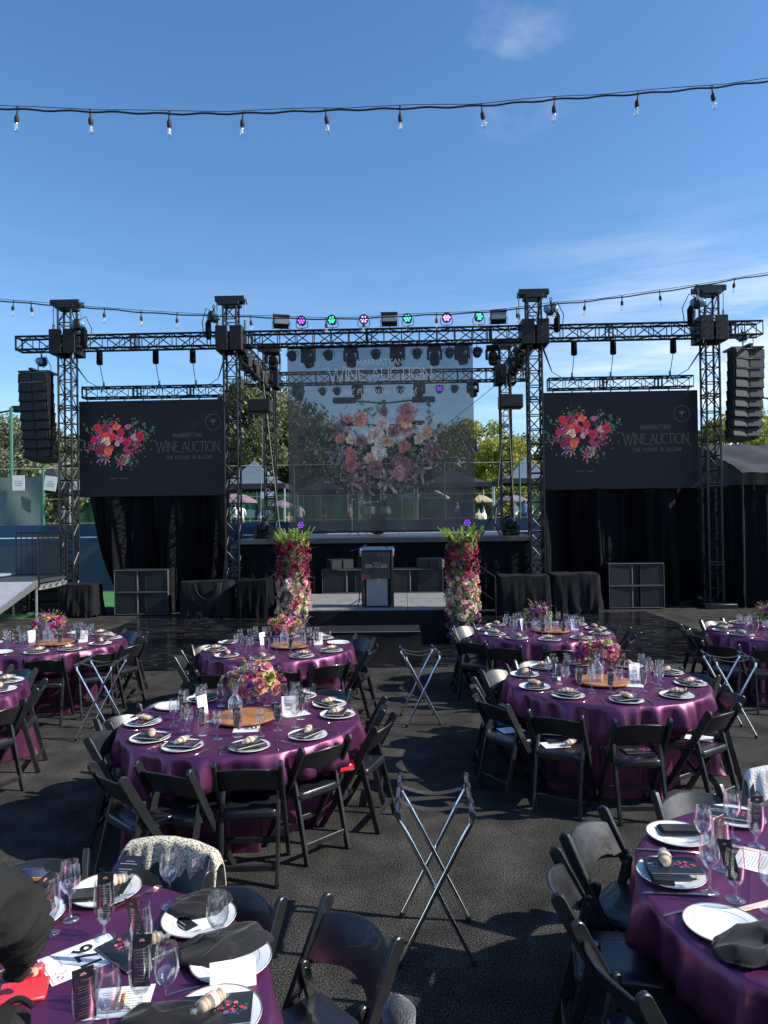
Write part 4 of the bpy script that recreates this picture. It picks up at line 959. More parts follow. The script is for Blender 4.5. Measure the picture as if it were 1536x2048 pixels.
def menucard_mb():
    t = thing('menu_card', '', 'menu card'); g = random.Random(2)
    m = MB(); m.rbox(-.026, .026, -.0007, .0007, 0, .140, .0006); m.build('card', 'paper_black', t, smooth=False)
    for s_ in (-1, 1):
        m = MB(); f = lambda u, v, l=0: (u, s_ * (.0009 + l * .2), v)
        textlines(m, f, -.018, .018, [.015 + k * .0075 for k in range(12) if k % 4 != 3], .0009, g); m.build('print', 'ink_pale', t, smooth=False)
        m = MB()
        for k in range(5): petal2(m, lambda u, v, l=0: (u, s_ * (.001 + l), v), 0, .120, 1.57 + (k - 2) * .6, .009, .003, .0001 * k, (.5, .25, .2), .00003)
        m.build('emblem', 'paper_print', t, smooth=False)
    return t
def booklet_mb(sc=1, seed=4):
    def mk():
        t = thing('program_booklet', '', 'booklet'); g = random.Random(seed)
        m = MB(); m.rbox(-.108, .108, -.070, .070, .0016, .0056, .0004); m.build('pages', 'paper', t, smooth=False)
        m = MB(); m.rbox(-.110, .110, -.072, .072, .0, .0015, .0004); m.rbox(-.110, .110, -.072, .072, .0057, .0068, .0004); m.build('cover', 'paper_black', t, smooth=False)
        m = MB(); print_bouquet(m, lambda u, v, l=0: (.048 + u, v, .0070 + l), .055, seed, .000012, light=1.3, dense=.35); m.build('flower_picture', 'paper_print', t, smooth=False)
        m = MB(); f = lambda u, v, l=0: (u, v, .0070 + l); lettering(m, f, 'WINE AUCTION', -.058, .004, .082, .013, .0011, .06, serif=False); lettering(m, f, 'MANHATTAN', -.058, .024, .04, .006, .0007, serif=False); lettering(m, f, 'THE FUTURE IN BLOOM', -.058, -.012, .06, .005, .0007, serif=False)
        m.build('lettering', 'ink_pale', t, smooth=False); return t
    return mk
def packet_mb():
    t = thing('biscuit_packet', '', 'biscuit packet')
    for k, x in enumerate((-.036, -.022, -.008, .008, .022, .036)):
        m = MB(); m.ball((x, .003 * (k % 2), .017), .023, 12, 8, (.42, 1 - .06 * (k in (0, 5)), .72)); m.build('biscuit', 'biscuit', t)
    m = MB(); m.lathe([(.006, -.078), (.014, -.07), (.004, -.060), (.022, -.050), (.027, -.02), (.027, .02), (.022, .050), (.004, .060), (.014, .072), (.006, .08)], 10, c=(0, 0, .020), M_=Matrix.Rotation(R(90), 4, 'Y') @ Matrix.Diagonal((.78, 1, 1, 1)).to_4x4(), capb=False); m.build('wrapper', 'cellophane', t)
    m = MB(); m.lathe([(.0285, -.010), (.0285, .010)], 12, c=(0, 0, .020), M_=Matrix.Rotation(R(90), 4, 'Y') @ Matrix.Diagonal((.78, 1, 1, 1)).to_4x4(), capb=False); m.build('label_band', 'ribbon', t); return t
def folded_napkin():
    m = MB()
    for k in range(4): m.rbox(-.10 + .004 * k, .10, -.045, .045 - .003 * k, .004 * k, .004 * k + .0036, .0015)
    return tag(m.build('folded_napkin', 'napkin'), None, 'napkin')
def rumpled(w, d, h, seed, name='crumpled_napkin', m_='napkin', cat='napkin'):
    g = random.Random(seed); m = MB(); o = Vector((seed * 3.1, 7, 2))
    def fn(u, v):
        x, y = (u - .5), (v - .5); e = min(u, 1 - u, v, 1 - v); r = max(0, 1 - (abs(2 * x) ** 2.6 + abs(2 * y) ** 2.6))
        nz_ = noise.noise(Vector((x * 2.2, y * 1.6, 0)) + o); rd = (1 - abs(noise.noise(Vector((x * 1.6 + y * 1.2 + 5, y * 2.6 - x, 3)) + o)) * 2.2) * .6; s_ = 1 + .22 * noise.noise(Vector((x * 2.5, y * 2.5, 9)) + o)
        rc = 1 - .9 * (4 * x * x) * (4 * y * y) * .35; return (x * w * s_ * rc + .02 * nz_, y * d * s_ * rc + .012 * rd, .004 + h * r ** .5 * (.50 + .6 * nz_ + .55 * max(0, rd) ** 1.5 * 1.8))
    m.grid(fn, 56, 44); ob = m.build(name, m_, ang=3)
    md = ob.modifiers.new('s', 'SOLIDIFY'); md.thickness = .003; md.offset = 1
    dg = bpy.context.evaluated_depsgraph_get(); me = bpy.data.meshes.new_from_object(ob.evaluated_get(dg)); ob.modifiers.clear(); ob.data = me
    return tag(ob, None, cat)
def fork_mb():
    m = MB(); m.grid(lambda u, v: ((.0035 + .002 * (1 - v) - .0015 * math.sin(v * 3)) * (2 * u - 1), -.10 + .14 * v, .0035 + .004 * math.sin(v * 3.14)), 2, 8)
    m.grid(lambda u, v: ((.011 * math.sin(1.57 * min(1, v * 1.8))) * (2 * u - 1) + (2 * u - 1) * .003, .04 + .03 * v, .0040 - .002 * v), 4, 4)
    for k in range(4): x = -.0105 + k * .007; m.rbox(x - .0016, x + .0016, .0705, .108, .002, .0042, .0006)
    return tag(m.build('fork', 'rose_gold'), None, 'fork')
def knife_mb():
    m = MB(); m.rbox(-.005, .005, -.11, .01, .001, .0065, .002); m.prism([(-.0045, .0105), (.006, .0105), (.0085, .06), (.006, .105), (-.003, .122)], .002, .0040, 2)
    return tag(m.build('table_knife', 'rose_gold'), None, 'knife')
def lazy_mb():
    t = thing('wooden_turntable', '', 'turntable'); m = MB(); m.lathe([(.09, .0), (.09, .016)], 24, capt=False); m.build('base', 'rubber', t)
    m = MB(); m.lathe([(.225, .017), (.238, .019), (.240, .030), (.235, .034), (.001, .034)], 64); m.build('board', 'wood', t, ang=.6); return t
def carafe_mb():
    t = thing('glass_carafe', '', 'carafe'); m = MB(); m.lathe([(.052, 0), (.055, .004), (.056, .10), (.054, .135), (.035, .160), (.018, .172), (.016, .19), (.020, .205), (.017, .206), (.013, .19), (.030, .158), (.050, .133), (.052, .01), (.001, .008)], 28); m.build('bottle', 'glass', t, ang=2)
    m = MB(); m.lathe([(.012, .186), (.014, .205), (.026, .218), (.028, .235), (.020, .25), (.001, .254)], 18); m.build('stopper', 'acrylic', t, ang=2); return t
def stand_mb(m_='paper'):
    def mk():
        t = thing('card_holder', '', 'table card'); m = MB(); m.rbox(-.055, .055, -.0035, .0035, .006, .155, .001, Matrix.Rotation(R(-8), 4, 'X')); m.build('card', m_, t, smooth=False)
        m = MB(); f = lambda u, v, l=0: (u, -.0042 + v * .14 - l - .0008, v); textlines(m, f, -.035, .035, (.12, .10, .09, .08, .06, .05), .003, random.Random(3)); m.build('print', 'ink', t, smooth=False)
        m = MB(); m.rbox(-.05, .05, -.03, .03, 0, .0055, .002); m.build('foot', 'acrylic', t, smooth=False); return t
    return mk
def number_mb(txt, gr=True):
    def mk():
        t = thing('bidder_card', '', 'number card')
        m = MB(); m.rbox(-.093, .093, -.125, .125, 0, .0012, .0004); m.build('card', 'paper', t, smooth=False)
        cu = bpy.data.curves.new('n', 'FONT'); cu.body = txt; cu.size = .098; cu.align_x = 'CENTER'; cu.align_y = 'CENTER'; cu.offset = .0022; cu.extrude = .0001; cu.space_character = 1.05
        ob = bpy.data.objects.new('n', cu); COL.objects.link(ob); bpy.context.view_layer.update(); me = bpy.data.meshes.new_from_object(ob.evaluated_get(bpy.context.evaluated_depsgraph_get())); bpy.data.objects.remove(ob)
        me.materials.clear(); me.materials.append(MATS['ink']); o = bpy.data.objects.new('number', me); COL.objects.link(o); o.parent = t; o.location = (0, -.02, .0016)
        m = MB(); f = lambda u, v, l=0: (u, v, .0014 + l)
        for a, b in (((-.085, -.117), (.085, -.117)), ((.085, -.117), (.085, .117)), ((.085, .117), (-.085, .117)), ((-.085, .117), (-.085, -.117))): strokes(m, f, [a, b], .0015)
        textlines(m, f, -.05, .05, (-.085, -.092, -.099), .0014, random.Random(1)); m.build('border', 'ink', t, smooth=False)
        m = MB(); print_bouquet(m, lambda u, v, l=0: (-.05 + u, .085 + v, .0014 + l), .036, 8, .00001, dense=.25, light=1.2); print_bouquet(m, lambda u, v, l=0: (-.07 + u, .04 + v, .0014 + l), .018, 9, .00001, dense=.2, light=1.2)
        m.build('flower_picture', 'paper_print', t, smooth=False)
        m = MB(); lettering(m, f, 'WINE AUCTION', .03, .062, .075, .009, .0008, .06, serif=False); m.build('lettering', 'gold_trim', t, smooth=False); return t
    return mk
# ---------------------------------------------------------------- flowers
def bloom_rose(m, R_=1, seed=0):
    g = random.Random(seed)
    for ring, (n, tilt, rr, ln) in enumerate(((6, .25, .22, 1.0), (6, .75, .14, .85), (5, 1.15, .08, .62), (4, 1.4, .03, .45))):
        for p in range(n):
            a = p * 6.283 / n + ring * .5 + g.uniform(-.12, .12); ca, sa = math.cos(a), math.sin(a); L_ = ln * g.uniform(.85, 1.1); W_ = .48 * ln
            def fn(u, v):
                y = (u - .5) * 2; w = W_ * math.sin(min(1, v * 1.15 + .12) * 2.4) ** .7 if v < .98 else W_ * .45
                rad = rr + L_ * v * math.cos(tilt + .5 * v - .25); z = L_ * v * math.sin(tilt) * .9 + .14 * y * y * v - .12 * v * v * (1 if ring < 2 else 0); s_ = y * w
                return ((rad * ca - s_ * sa) * R_, (rad * sa + s_ * ca) * R_, (z - .25 + .1 * ring) * R_)
            m.grid(fn, 2, 3)
    m.ball((0, 0, .05 * R_), .2 * R_, 6, 4)
def bloom_dahlia(m, R_=1, seed=0):
    g = random.Random(seed)
    for ring, (n, tilt, ln) in enumerate(((11, .05, 1.0), (10, .45, .9), (8, .85, .72), (5, 1.25, .5))):
        for p in range(n):
            a = p * 6.283 / n + ring * .3 + g.uniform(-.1, .1); ca, sa = math.cos(a), math.sin(a); L_ = ln * g.uniform(.88, 1.1)
            q = [(.05, 0), (.5, -.15), (.8, -.13), (1, 0), (.8, .13), (.5, .15)]
            m.add([((u * L_ * math.cos(tilt) * ca - v * sa) * R_, (u * L_ * math.cos(tilt) * sa + v * ca) * R_, (u * L_ * math.sin(tilt) + abs(v) * .5) * R_) for u, v in q], [(0, 1, 2, 3), (0, 3, 4, 5)])
def bloom_cluster(m, R_=1, seed=0, n=34):
    g = random.Random(seed)
    for i in range(n):
        z = 1 - 1.5 * (i + .5) / n; r = math.sqrt(max(0, 1 - z * z)); a = i * 2.4; c = Vector((r * math.cos(a), r * math.sin(a), z * .8)) * g.uniform(.75, 1); q = c.to_track_quat('Z', 'Y')
        for k in range(4):
            b = k * 1.571 + i; s_ = .24
            m.add([(c + q @ Vector((math.cos(b + t) * s_ * l, math.sin(b + t) * s_ * l, .05 * l))) * R_ for t, l in ((0, 0), (-.5, .8), (0, 1.15), (.5, .8))], [(0, 1, 2, 3)])
BL = {}
def bloom(parent, kind, c, nrm, r, col, name='bloom'):
    if kind not in BL:
        m = MB(); dict(rose=bloom_rose, dahlia=bloom_dahlia, cluster=bloom_cluster)[kind](m, 1, 3); BL[kind] = m.mesh('bloom', 'petal', ang=1.4)
    o = bpy.data.objects.new(name, BL[kind]); COL.objects.link(o); o.parent = parent; o.location = c; o.scale = (r,) * 3
    q = Vector(nrm).to_track_quat('Z', 'Y'); o.rotation_mode = 'QUATERNION'; o.rotation_quaternion = q @ Matrix.Rotation(U(0, 6), 4, 'Z').to_quaternion(); o.color = (*col, 1); return o
def leaf(m, p, d, l, w, col, up=Vector((0, 0, 1))):
    d = Vector(d).normalized(); s_ = d.cross(up); s_ = s_.normalized() if s_.length > .01 else Vector((1, 0, 0)); n_ = s_.cross(d); p = Vector(p); m.col = col
    m.add([p, p + d * l * .45 - s_ * w + n_ * w * .3, p + d * l - n_ * l * .12, p + d * l * .45 + s_ * w + n_ * w * .3, p + d * l * .5], [(0, 1, 4), (1, 2, 4), (2, 3, 4), (3, 0, 4)])
def sprig(m, p, d, L_, col, g, n=9, lw=.008, ll=.022):
    d = Vector(d).normalized(); p = Vector(p); bend = Vector((g.uniform(-.4, .4), g.uniform(-.4, .4), -.25))
    for i in range(n):
        t = (i + 1) / n; q = p + d * L_ * t + bend * L_ * t * t * .5; a = i * 2.4; sd_ = d.cross(Vector((0.3, .2, 1))).normalized(); b = d.cross(sd_)
        leaf(m, q, d * .6 + sd_ * math.cos(a) + b * math.sin(a), ll * (1.2 - .5 * t), lw * (1.2 - .5 * t), tuple(v * g.uniform(.7, 1.3) for v in col))
    m.tube([p, p + d * L_ * .5 + bend * L_ * .12, p + d * L_ + bend * L_ * .5], .0016, 3, caps=False)
C_PINK, C_MAG, C_BURG, C_PEACH, C_CREAM, C_PURP, C_LILAC, C_YG, C_BLUSH = (.52, .11, .17), (.36, .02, .13), (.14, .005, .025), (.62, .27, .17), (.62, .50, .28), (.10, .02, .17), (.28, .16, .40), (.30, .38, .05), (.58, .27, .25)
GREENS = [(.07, .14, .03), (.12, .20, .05), (.20, .28, .07), (.05, .10, .035), (.16, .20, .10)]
def centrepiece(x, y, label, pal, seed, r=.19, h=.17, scale=1):
    g = random.Random(seed); t = thing('flower_centrepiece', label, 'flowers', (x, y, TZ), g.uniform(0, 6), 'flower centrepieces'); t.scale = (scale,) * 3
    m = MB(); m.lathe([(.05, 0), (.065, .01), (.072, .08), (.062, .13), (.066, .14), (.05, .135)], 18); m.build('vase', 'glass', t)
    n = 46; ctr = Vector((0, 0, h))
    for i in range(n):
        z = 1 - 1.35 * (i + .5) / n; rr = math.sqrt(max(0, 1 - z * z)); a = i * 2.4 + g.uniform(-.3, .3); d = Vector((rr * math.cos(a), rr * math.sin(a), z)); k = g.choice(('rose', 'rose', 'dahlia', 'cluster'))
        bloom(t, k, ctr + Vector((d.x * r, d.y * r, d.z * r * .62)) * g.uniform(.74, 1.08), d, r * g.choice((.13, .16, .18, .21, .25)), tuple(min(1, v * g.uniform(.6, 1.35)) for v in g.choice(pal + ([C_YG] if g.random() < .25 else []) + ([C_MAG, C_PURP] if g.random() < .3 else []))))
    m = MB()
    for i in range(320):
        d = Vector((g.gauss(0, 1), g.gauss(0, 1), g.gauss(0, .7))).normalized(); d.z = max(d.z, -.6)
        leaf(m, ctr + Vector((d.x * r, d.y * r, d.z * r * .6)) * g.uniform(.45, .95), d + Vector((g.uniform(-.7, .7), g.uniform(-.7, .7), g.uniform(-.3, .5))), g.uniform(.02, .05), g.uniform(.007, .014), tuple(v * g.uniform(.6, 1.3) for v in g.choice(GREENS)))
    for i in range(44):
        a = g.uniform(0, 6.28); e = g.uniform(-.2, 1.2); d = Vector((math.cos(a) * math.cos(e), math.sin(a) * math.cos(e), math.sin(e)))
        sprig(m, ctr + d * r * .5, d, g.uniform(.10, .17), g.choice(GREENS + [(.30, .38, .08), (.26, .34, .12), (.35, .12, .30), (.30, .10, .34), (.5, .3, .2)]), g, 9, .008, .022)
    m.build('foliage', 'leafmix', t, ang=3); return t
# ---------------------------------------------------------------- the tables
TW = {3: 'table with card 220', 4: 'middle right table', 5: 'table behind card 220', 6: 'far table right of lectern', 7: 'far left table', 8: 'far right table', 9: 'left edge table', 1: '', 2: ''}
def table(key, x, y, tdesc, n, a0, seed, pal, fl=(0, .1), flr=.19, lz=None, items=True, cardm='paper', phi=None):
    tablecloth(x, y, f'purple satin tablecloth to the floor, {tdesc}', seed); g = random.Random(seed * 7 + 1)
    if pal: centrepiece(x + fl[0], y + fl[1], f'round bouquet of {pal[0]}, {tdesc}', pal[1], seed + 40, flr)
    if lz: 
        inst('lazy', lazy_mb, (x + lz[0], y + lz[1], TZ + .001), g.uniform(0, 6), f'round wooden turntable board, {tdesc}', 'wooden turntables')
        inst('carafe', carafe_mb, (x + lz[0] - .06, y + lz[1] - .05, TZ + .036), 0, f'clear glass carafe on the wooden turntable, {tdesc}', 'glass carafes')
        inst('stand' + cardm, stand_mb(cardm), (x + lz[0] + .33, y + lz[1] + .08, TZ + .001), .2, f'upright {"pale violet" if cardm != "paper" else "white"} card in a clear holder, {tdesc}', 'upright table cards')
        inst('stand' + cardm, stand_mb(cardm), (x + lz[0] - .36, y + lz[1] + .16, TZ + .001), 1.1, f'white card turned sideways left of the turntable, {tdesc}', 'upright table cards')
    if not items: return
    angs = phi or [a0 + i * 360 / n for i in range(n)]
    order = sorted(range(len(angs)), key=lambda i: (-90 - angs[i]) % 360)
    rank = {i: k for k, i in enumerate(order)}
    for i, ang in enumerate(angs):
        a = R(ang + g.uniform(-3, 3)); P = lambda r, s_=0, z=TZ: (x + math.cos(a) * r - math.sin(a) * s_, y + math.sin(a) * r + math.cos(a) * s_, z)
        if not inframe(P(.7), 90): continue
        o = ORD[rank[i]]; wh = f'{o} place clockwise from nearest, {TW[key]}'; face = a + math.pi / 2
        inst('plate', plate_mb, P(.745, 0, TZ + .001), face, f'white plate, {wh}', 'white dinner plates')
        z = TZ + .0075; kind = g.random()
        if kind < .88:
            if g.random() < .85: inst('fnap', folded_napkin, P(.745 + g.uniform(-.02, .02), g.uniform(-.02, .02), z), face + g.uniform(-.5, .5) + (1.57 if g.random() < .3 else 0), f'folded charcoal napkin, {wh}', 'folded charcoal napkins'); z += .0175
            inst('booklet', booklet_mb(), P(.735, g.uniform(-.02, .02), max(z, TZ + .021)), face + g.uniform(-.6, .6) + (3.14 if g.random() < .3 else 0), f'black booklet with printed flowers, {wh}', 'black booklets with printed flowers'); z = max(z, TZ + .021) + .0075
            inst('packet', packet_mb, P(.735, g.uniform(-.03, .03), z), g.uniform(0, 3.1), f'packet of golden biscuits, {wh}', 'packets of golden biscuits')
        elif kind < .95: inst('fnap', folded_napkin, P(.745, 0, z + .005), face + .3, f'lone charcoal napkin, {wh}', 'folded charcoal napkins')
        inst('fork', fork_mb, P(.755, -.19, TZ + .001), face + g.uniform(-.15, .15) , f'rose gold fork, {wh}', 'rose gold forks')
        inst('knife', knife_mb, P(.755, .185, TZ + .001), face + g.uniform(-.15, .15), f'rose gold knife, {wh}', 'rose gold knives')
        w1, w2 = P(.50, g.uniform(.09, .13), TZ + .001), P(.46, g.uniform(-.06, -.02), TZ + .001)
        inst('wine', wine_mb, w1, g.uniform(0, 3), f'empty wine glass, {wh}', 'stemmed wine glasses')
        if g.random() < .6 and key != 9: inst('wine', wine_mb, P(.40, g.uniform(.02, .10), TZ + .001), 0, f'spare wine glass farther in, {wh}', 'stemmed wine glasses')
        inst('goblet', goblet_mb, w2, 0, f'water goblet holding a menu, {wh}', 'water goblets')
        c = inst('menu', menucard_mb, (w2[0], w2[1], w2[2] + .064), 0, f'black menu card in goblet, {wh}', 'menu cards standing in goblets')
        c.rotation_euler = (g.uniform(-.10, .10), g.uniform(-.12, .12), g.uniform(-.7, .7))
T3 = (-1.13, 5.55); T4 = (2.04, 6.65); T5 = (-1.31, 8.65); T6 = (2.12, 9.6); T7 = (-4.35, 9.2); T8 = (5.20, 9.3); T9 = (-4.32, 6.55); T1 = (-1.28, 2.16); T2 = (1.95, 2.87)
D = {1: 'on the corner table with card 176', 2: 'on the near right table', 3: 'on the table with card 220', 4: 'on the middle right table', 5: 'on the table behind card 220', 6: 'on the far table right of the lectern',
     7: 'on the far left table', 8: 'on the far right table', 9: 'on the left edge table'}
table(3, *T3, D[3], 11, 0, 3, ('pink, cream and purple blooms', [C_PINK, C_BLUSH, C_MAG, C_PEACH, C_LILAC, C_CREAM, C_BLUSH]), (.0, .50), .25, (.03, -.04), phi=[-170, -140, -109, -74, -38, 2, 31, 62, 95, 125, 152])
table(4, *T4, D[4], 10, 0, 4, ('magenta and burgundy blooms', [C_MAG, C_MAG, C_BURG, C_PINK, C_PURP, C_BLUSH]), (.04, .34), .23, (-.05, -.10), phi=[-130, -92, -55, -18, 18, 55, 90, 125, 160, 196])
table(5, *T5, D[5], 10, 12, 5, ('rosy pink and lime blooms', [C_PINK, C_PINK, C_BLUSH, C_YG, (.7, .22, .26)]), (.02, .55), .205, (.15, .0))
table(6, *T6, D[6], 11, 5, 6, ('cream, red and purple blooms', [C_CREAM, C_BURG, C_MAG, C_PEACH, C_PURP, C_CREAM]), (.04, .46), .19, (.10, -.1), cardm='pale_blue_card')
table(7, *T7, D[7], 11, 20, 7, ('yellow, magenta and purple blooms', [C_MAG, C_PURP, C_PEACH, (.75, .62, .20), C_BLUSH]), (-.23, .45), .22, (.12, -.12))
table(8, *T8, D[8], 11, 8, 8, ('green and pink blooms', [C_PINK, C_YG]), (.0, .25), .2)
table(9, *T9, D[9], 11, 3, 9, None)
table(1, *T1, D[1], 1, 0, 1, None, items=False)
table(2, *T2, D[2], 1, 0, 2, None, items=False)
for nm, tx, P, rz in (('220', '220', at(494, 1455, TZ), .10), ('176', '176', at(164, 1918, TZ), R(130))):
    inst('no' + nm, number_mb(tx), (P.x, P.y, TZ + .002), rz, {'220': 'white number card lying flat before the wooden turntable, middle left table', '176': 'white number card beside the flowered booklet on the corner table'}[nm], 'numbered bidder cards')
# a few pale papers on table centres
def paper_mb():
    t = thing('printed_sheet', '', 'paper'); m = MB(); m.rbox(-.105, .105, -.075, .075, 0, .0011, .0004); m.build('sheet', 'paper', t, smooth=False)
    m = MB(); f = lambda u, v, l=0: (u, v, .0013 + l); textlines(m, f, -.08, .08, [-.05 + .012 * k for k in range(9)], .002, random.Random(5)); m.build('print', 'ink', t, smooth=False); return t
for px, py, z, rz, lb in ((590, 1428, TZ, .5, 'white printed sheet right of the carafe, on the table with card 220'), (445, 1442, TZ, -.4, 'white printed sheet left of the turntable, on the table with card 220'), (1262, 1370, TZ, -.3, 'white printed sheet beside the turntable, on the middle right table'),
                          (235, 2005, TZ, .12, 'white printed form under two pencils, on the corner table'), (1508, 1722, TZ, .9, 'white printed card at the right photo edge, on the near right table'),
                          (1022, 1460, .455, .3, 'white paper on the seat of a chair left of the middle right table'), (1398, 1476, .455, -.5, 'white printed paper on a chair seat right of the middle right table'), (1110, 1490, .455, .15, 'white folded paper under a black booklet on a chair seat')):
    p = at(px, py, z); inst('sheet', paper_mb, (p.x, p.y, z + .0015), rz, lb, 'loose printed sheets')
def item(key, mk, px, py, rz, label, z=TZ, dz=.001, group=None, tilt=None):
    p = at(px, py, z); o = inst(key, mk, (p.x, p.y, z + dz), rz, label, group)
    if tilt: o.rotation_euler = (tilt[0], tilt[1], rz)
    return o
item('booklet', booklet_mb(), 1120, 1482, .1, 'black booklet with biscuits on a chair seat before the middle right table', .455, .004, 'black booklets with printed flowers')
item('booklet', booklet_mb(), 1275, 1502, .05, 'black flowered booklet alone on a chair seat before the middle right table', .455, .002, 'black booklets with printed flowers')
item('packet', packet_mb, 1140, 1492, .6, 'packet of golden biscuits on a chair seat', .455, .012)
# ---- corner table
E1, E2 = ', on the corner table', ', on the near right table'
for i, (px, py, w) in enumerate(((141, 1838, 'behind the left goblet'), (436, 1912, 'at the right edge'), (334, 2034, 'beside the folded white card side'), (340, 1812, 'behind the crumpled napkin'), (216, 2085, 'at the bottom edge of the photo'))):
    item('wine', wine_mb, px, py, i, f'large wine glass {w}{E1}', group='stemmed wine glasses').scale = (1.12,) * 3
for i, (px, py, rz, w) in enumerate(((100, 1866, 1.2, 'by the black sleeve'), (209, 1876, .05, 'before the back plate'), (283, 1932, -.5, 'above the flowered booklet'), (282, 2022, .1, 'behind the pencils'), (172, 2090, .5, 'nearest the bottom edge'))):
    o = item('goblet', goblet_mb, px, py, 0, f'large water goblet {w}{E1}', group='water goblets'); o.scale = (1.12,) * 3; l = o.location
    c = inst('menu', menucard_mb, (l.x, l.y, l.z + .075), 0, f'menu card in goblet {w}{E1}', 'menu cards standing in goblets'); c.rotation_euler = ((.05, -.06, .1, -.05, .08)[i], (-.2, .02, -.22, .03, -.05)[i], rz); c.scale = (1.15,) * 3
for i, (px, py, w) in enumerate(((212, 1786, 'holding a menu and biscuits'), (398, 1842, 'under the bunched napkin'), (462, 1925, 'mostly hidden by a draped napkin'), (432, 2040, 'under a booklet at the bottom'), (52, 1838, 'by the black sleeve'))):
    item('plate', plate_mb, px, py, 0, f'white plate {w}{E1}', group='white dinner plates')
item('fnap', folded_napkin, 185, 1800, .2, 'folded charcoal napkin under the menu' + E1, dz=.0205, group='folded charcoal napkins')
item('booklet', booklet_mb(), 259, 1906, 2.44, 'black booklet with printed flowers beside card 176', dz=.004, group='black booklets with printed flowers')
item('booklet', booklet_mb(), 432, 2036, .12, 'black booklet with biscuits on the lowest plate' + E1, dz=.021, group='black booklets with printed flowers')
item('packet', packet_mb, 425, 2030, .9, 'packet of golden biscuits on the lowest booklet' + E1, dz=.029)
item('packet', packet_mb, 228, 1790, .5, 'packet of golden biscuits on the back plate' + E1, dz=.04)
item('packet', packet_mb, 295, 1892, .4, 'packet of golden biscuits behind a goblet' + E1, dz=.002)
def bigmenu():
    t = thing('large_menu', '', 'menu'); m = MB(); m.rbox(-.055, .055, -.11, .11, 0, .0012, .0004); m.build('card', 'paper_black', t, smooth=False)
    m = MB(); f = lambda u, v, l=0: (u, v, .0014 + l); textlines(m, f, -.04, .04, [-.085 + .016 * k for k in range(11) if k % 3 != 2], .0022, random.Random(9)); m.build('print', 'ink_pale', t, smooth=False); return t
item('bmenu', bigmenu, 330, 1868, -.75, 'flat black menu lying beside the bunched napkin' + E1, dz=.006)
item('bmenu', bigmenu, 245, 1768, -.12, 'black menu leaning on the back plate' + E1, dz=.042, tilt=(.25, 0))
for sd_, (px, py, w, d, h, rz, lb) in {11: (398, 1822, .24, .15, .045, .2, 'bunched charcoal napkin on the right plate'), 12: (452, 1900, .33, .18, .045, .5, 'large charcoal napkin draped over a plate'), 13: (330, 2046, .26, .12, .04, .1, 'charcoal napkin at the bottom of the photo')}.items():
    p = at(px, py, TZ); o = rumpled(w, d, h, sd_); o.location = (p.x, p.y, TZ + .012); o.rotation_euler = (0, 0, rz); tag(o, lb + E1, 'napkin', 'crumpled charcoal napkins')
item('fork', fork_mb, 272, 1797, -.65, 'rose gold fork right of the back plate' + E1, group='rose gold forks').scale = (1.1,) * 3
item('fork', fork_mb, 385, 1868, -.9, 'rose gold fork between the two charcoal napkins' + E1, group='rose gold forks')
item('knife', knife_mb, 400, 1885, -1.0, 'rose gold knife between the two charcoal napkins' + E1, group='rose gold knives')
item('fork', fork_mb, 395, 1978, -1.2, 'rose gold fork behind the lowest plate' + E1, group='rose gold forks')
p = at(466, 1968, TZ); t = thing('folded_card', 'white folded paper standing beside the draped napkin' + E1, 'paper', (p.x, p.y, TZ + .001), .25)
for s_ in (-1, 1): m = MB(); m.rbox(-.075, .075, -.0008, .0008, 0, .085, .0005, Matrix.Translation((0, s_ * .028, 0)) @ Matrix.Rotation(R(20 * s_), 4, 'X')); m.build('leaf', 'paper', t, smooth=False)
def pencil():
    t = thing('pencil', '', 'pencil'); m = MB(); m.tube([(0, -.035, .004), (0, .028, .004)], .0036, 6); m.build('shaft', 'orange', t); m = MB(); m.tube([(0, .028, .004), (0, .038, .004)], [.0036, .0006], 6); m.build('tip', 'ribbon', t)
    m = MB(); m.tube([(0, -.044, .004), (0, -.0352, .004)], .0038, 6); m.build('eraser', 'red', t); return t
for i, dx in enumerate((0, 12)): item('pencil', pencil, 236 + dx, 2003, .1 + .12 * i, f'{("left", "right")[i]} of two short orange pencils on the white form', dz=.004, group='short orange pencils')
# red pouch, person in black, colourful bag on the chair
p = at(50, 1985, TZ); t = thing('red_pouch', 'bright red pouch with crystal clasp under the black sleeve', 'pouch', (p.x, p.y, TZ + .001), .3)
m = MB(); m.rbox(-.08, .07, -.065, .05, 0, .014, .005); m.build('body', 'red', t); m = MB(); m.rbox(-.05, .05, .051, .09, .0, .045, .01); m.build('flap', 'red', t)
for k in range(3): m = MB(); m.ball((.0 + .02 * k, .06, .045 + .004 * k), .010, 8, 6); m.build('crystal', 'acrylic', t)
# ---- near right table
for i, (px, py, w) in enumerate(((1465, 1677, 'at the back'), (1420, 1784, 'right of the booklet plate'), (1408, 1712, 'at the folded napkin plate'), (1540, 1822, 'at the right photo edge'))):
    item('wine', wine_mb, px, py, i, f'large wine glass {w}{E2}', group='stemmed wine glasses').scale = (1.12,) * 3
for i, (px, py, rz, w) in enumerate(((1513, 1693, .1, 'at the back right'), (1442, 1738, .5, 'in the middle of the glass group'), (1471, 1800, -.9, 'nearest the bare plate'))):
    o = item('goblet', goblet_mb, px, py, 0, f'large water goblet {w}{E2}', group='water goblets'); o.scale = (1.12,) * 3; l = o.location
    c = inst('menu', menucard_mb, (l.x, l.y, l.z + .075), 0, f'menu card in goblet {w}{E2}', 'menu cards standing in goblets'); c.rotation_euler = ((.03, .05, .06)[i], (.02, -.1, -.25)[i], rz); c.scale = (1.15,) * 3
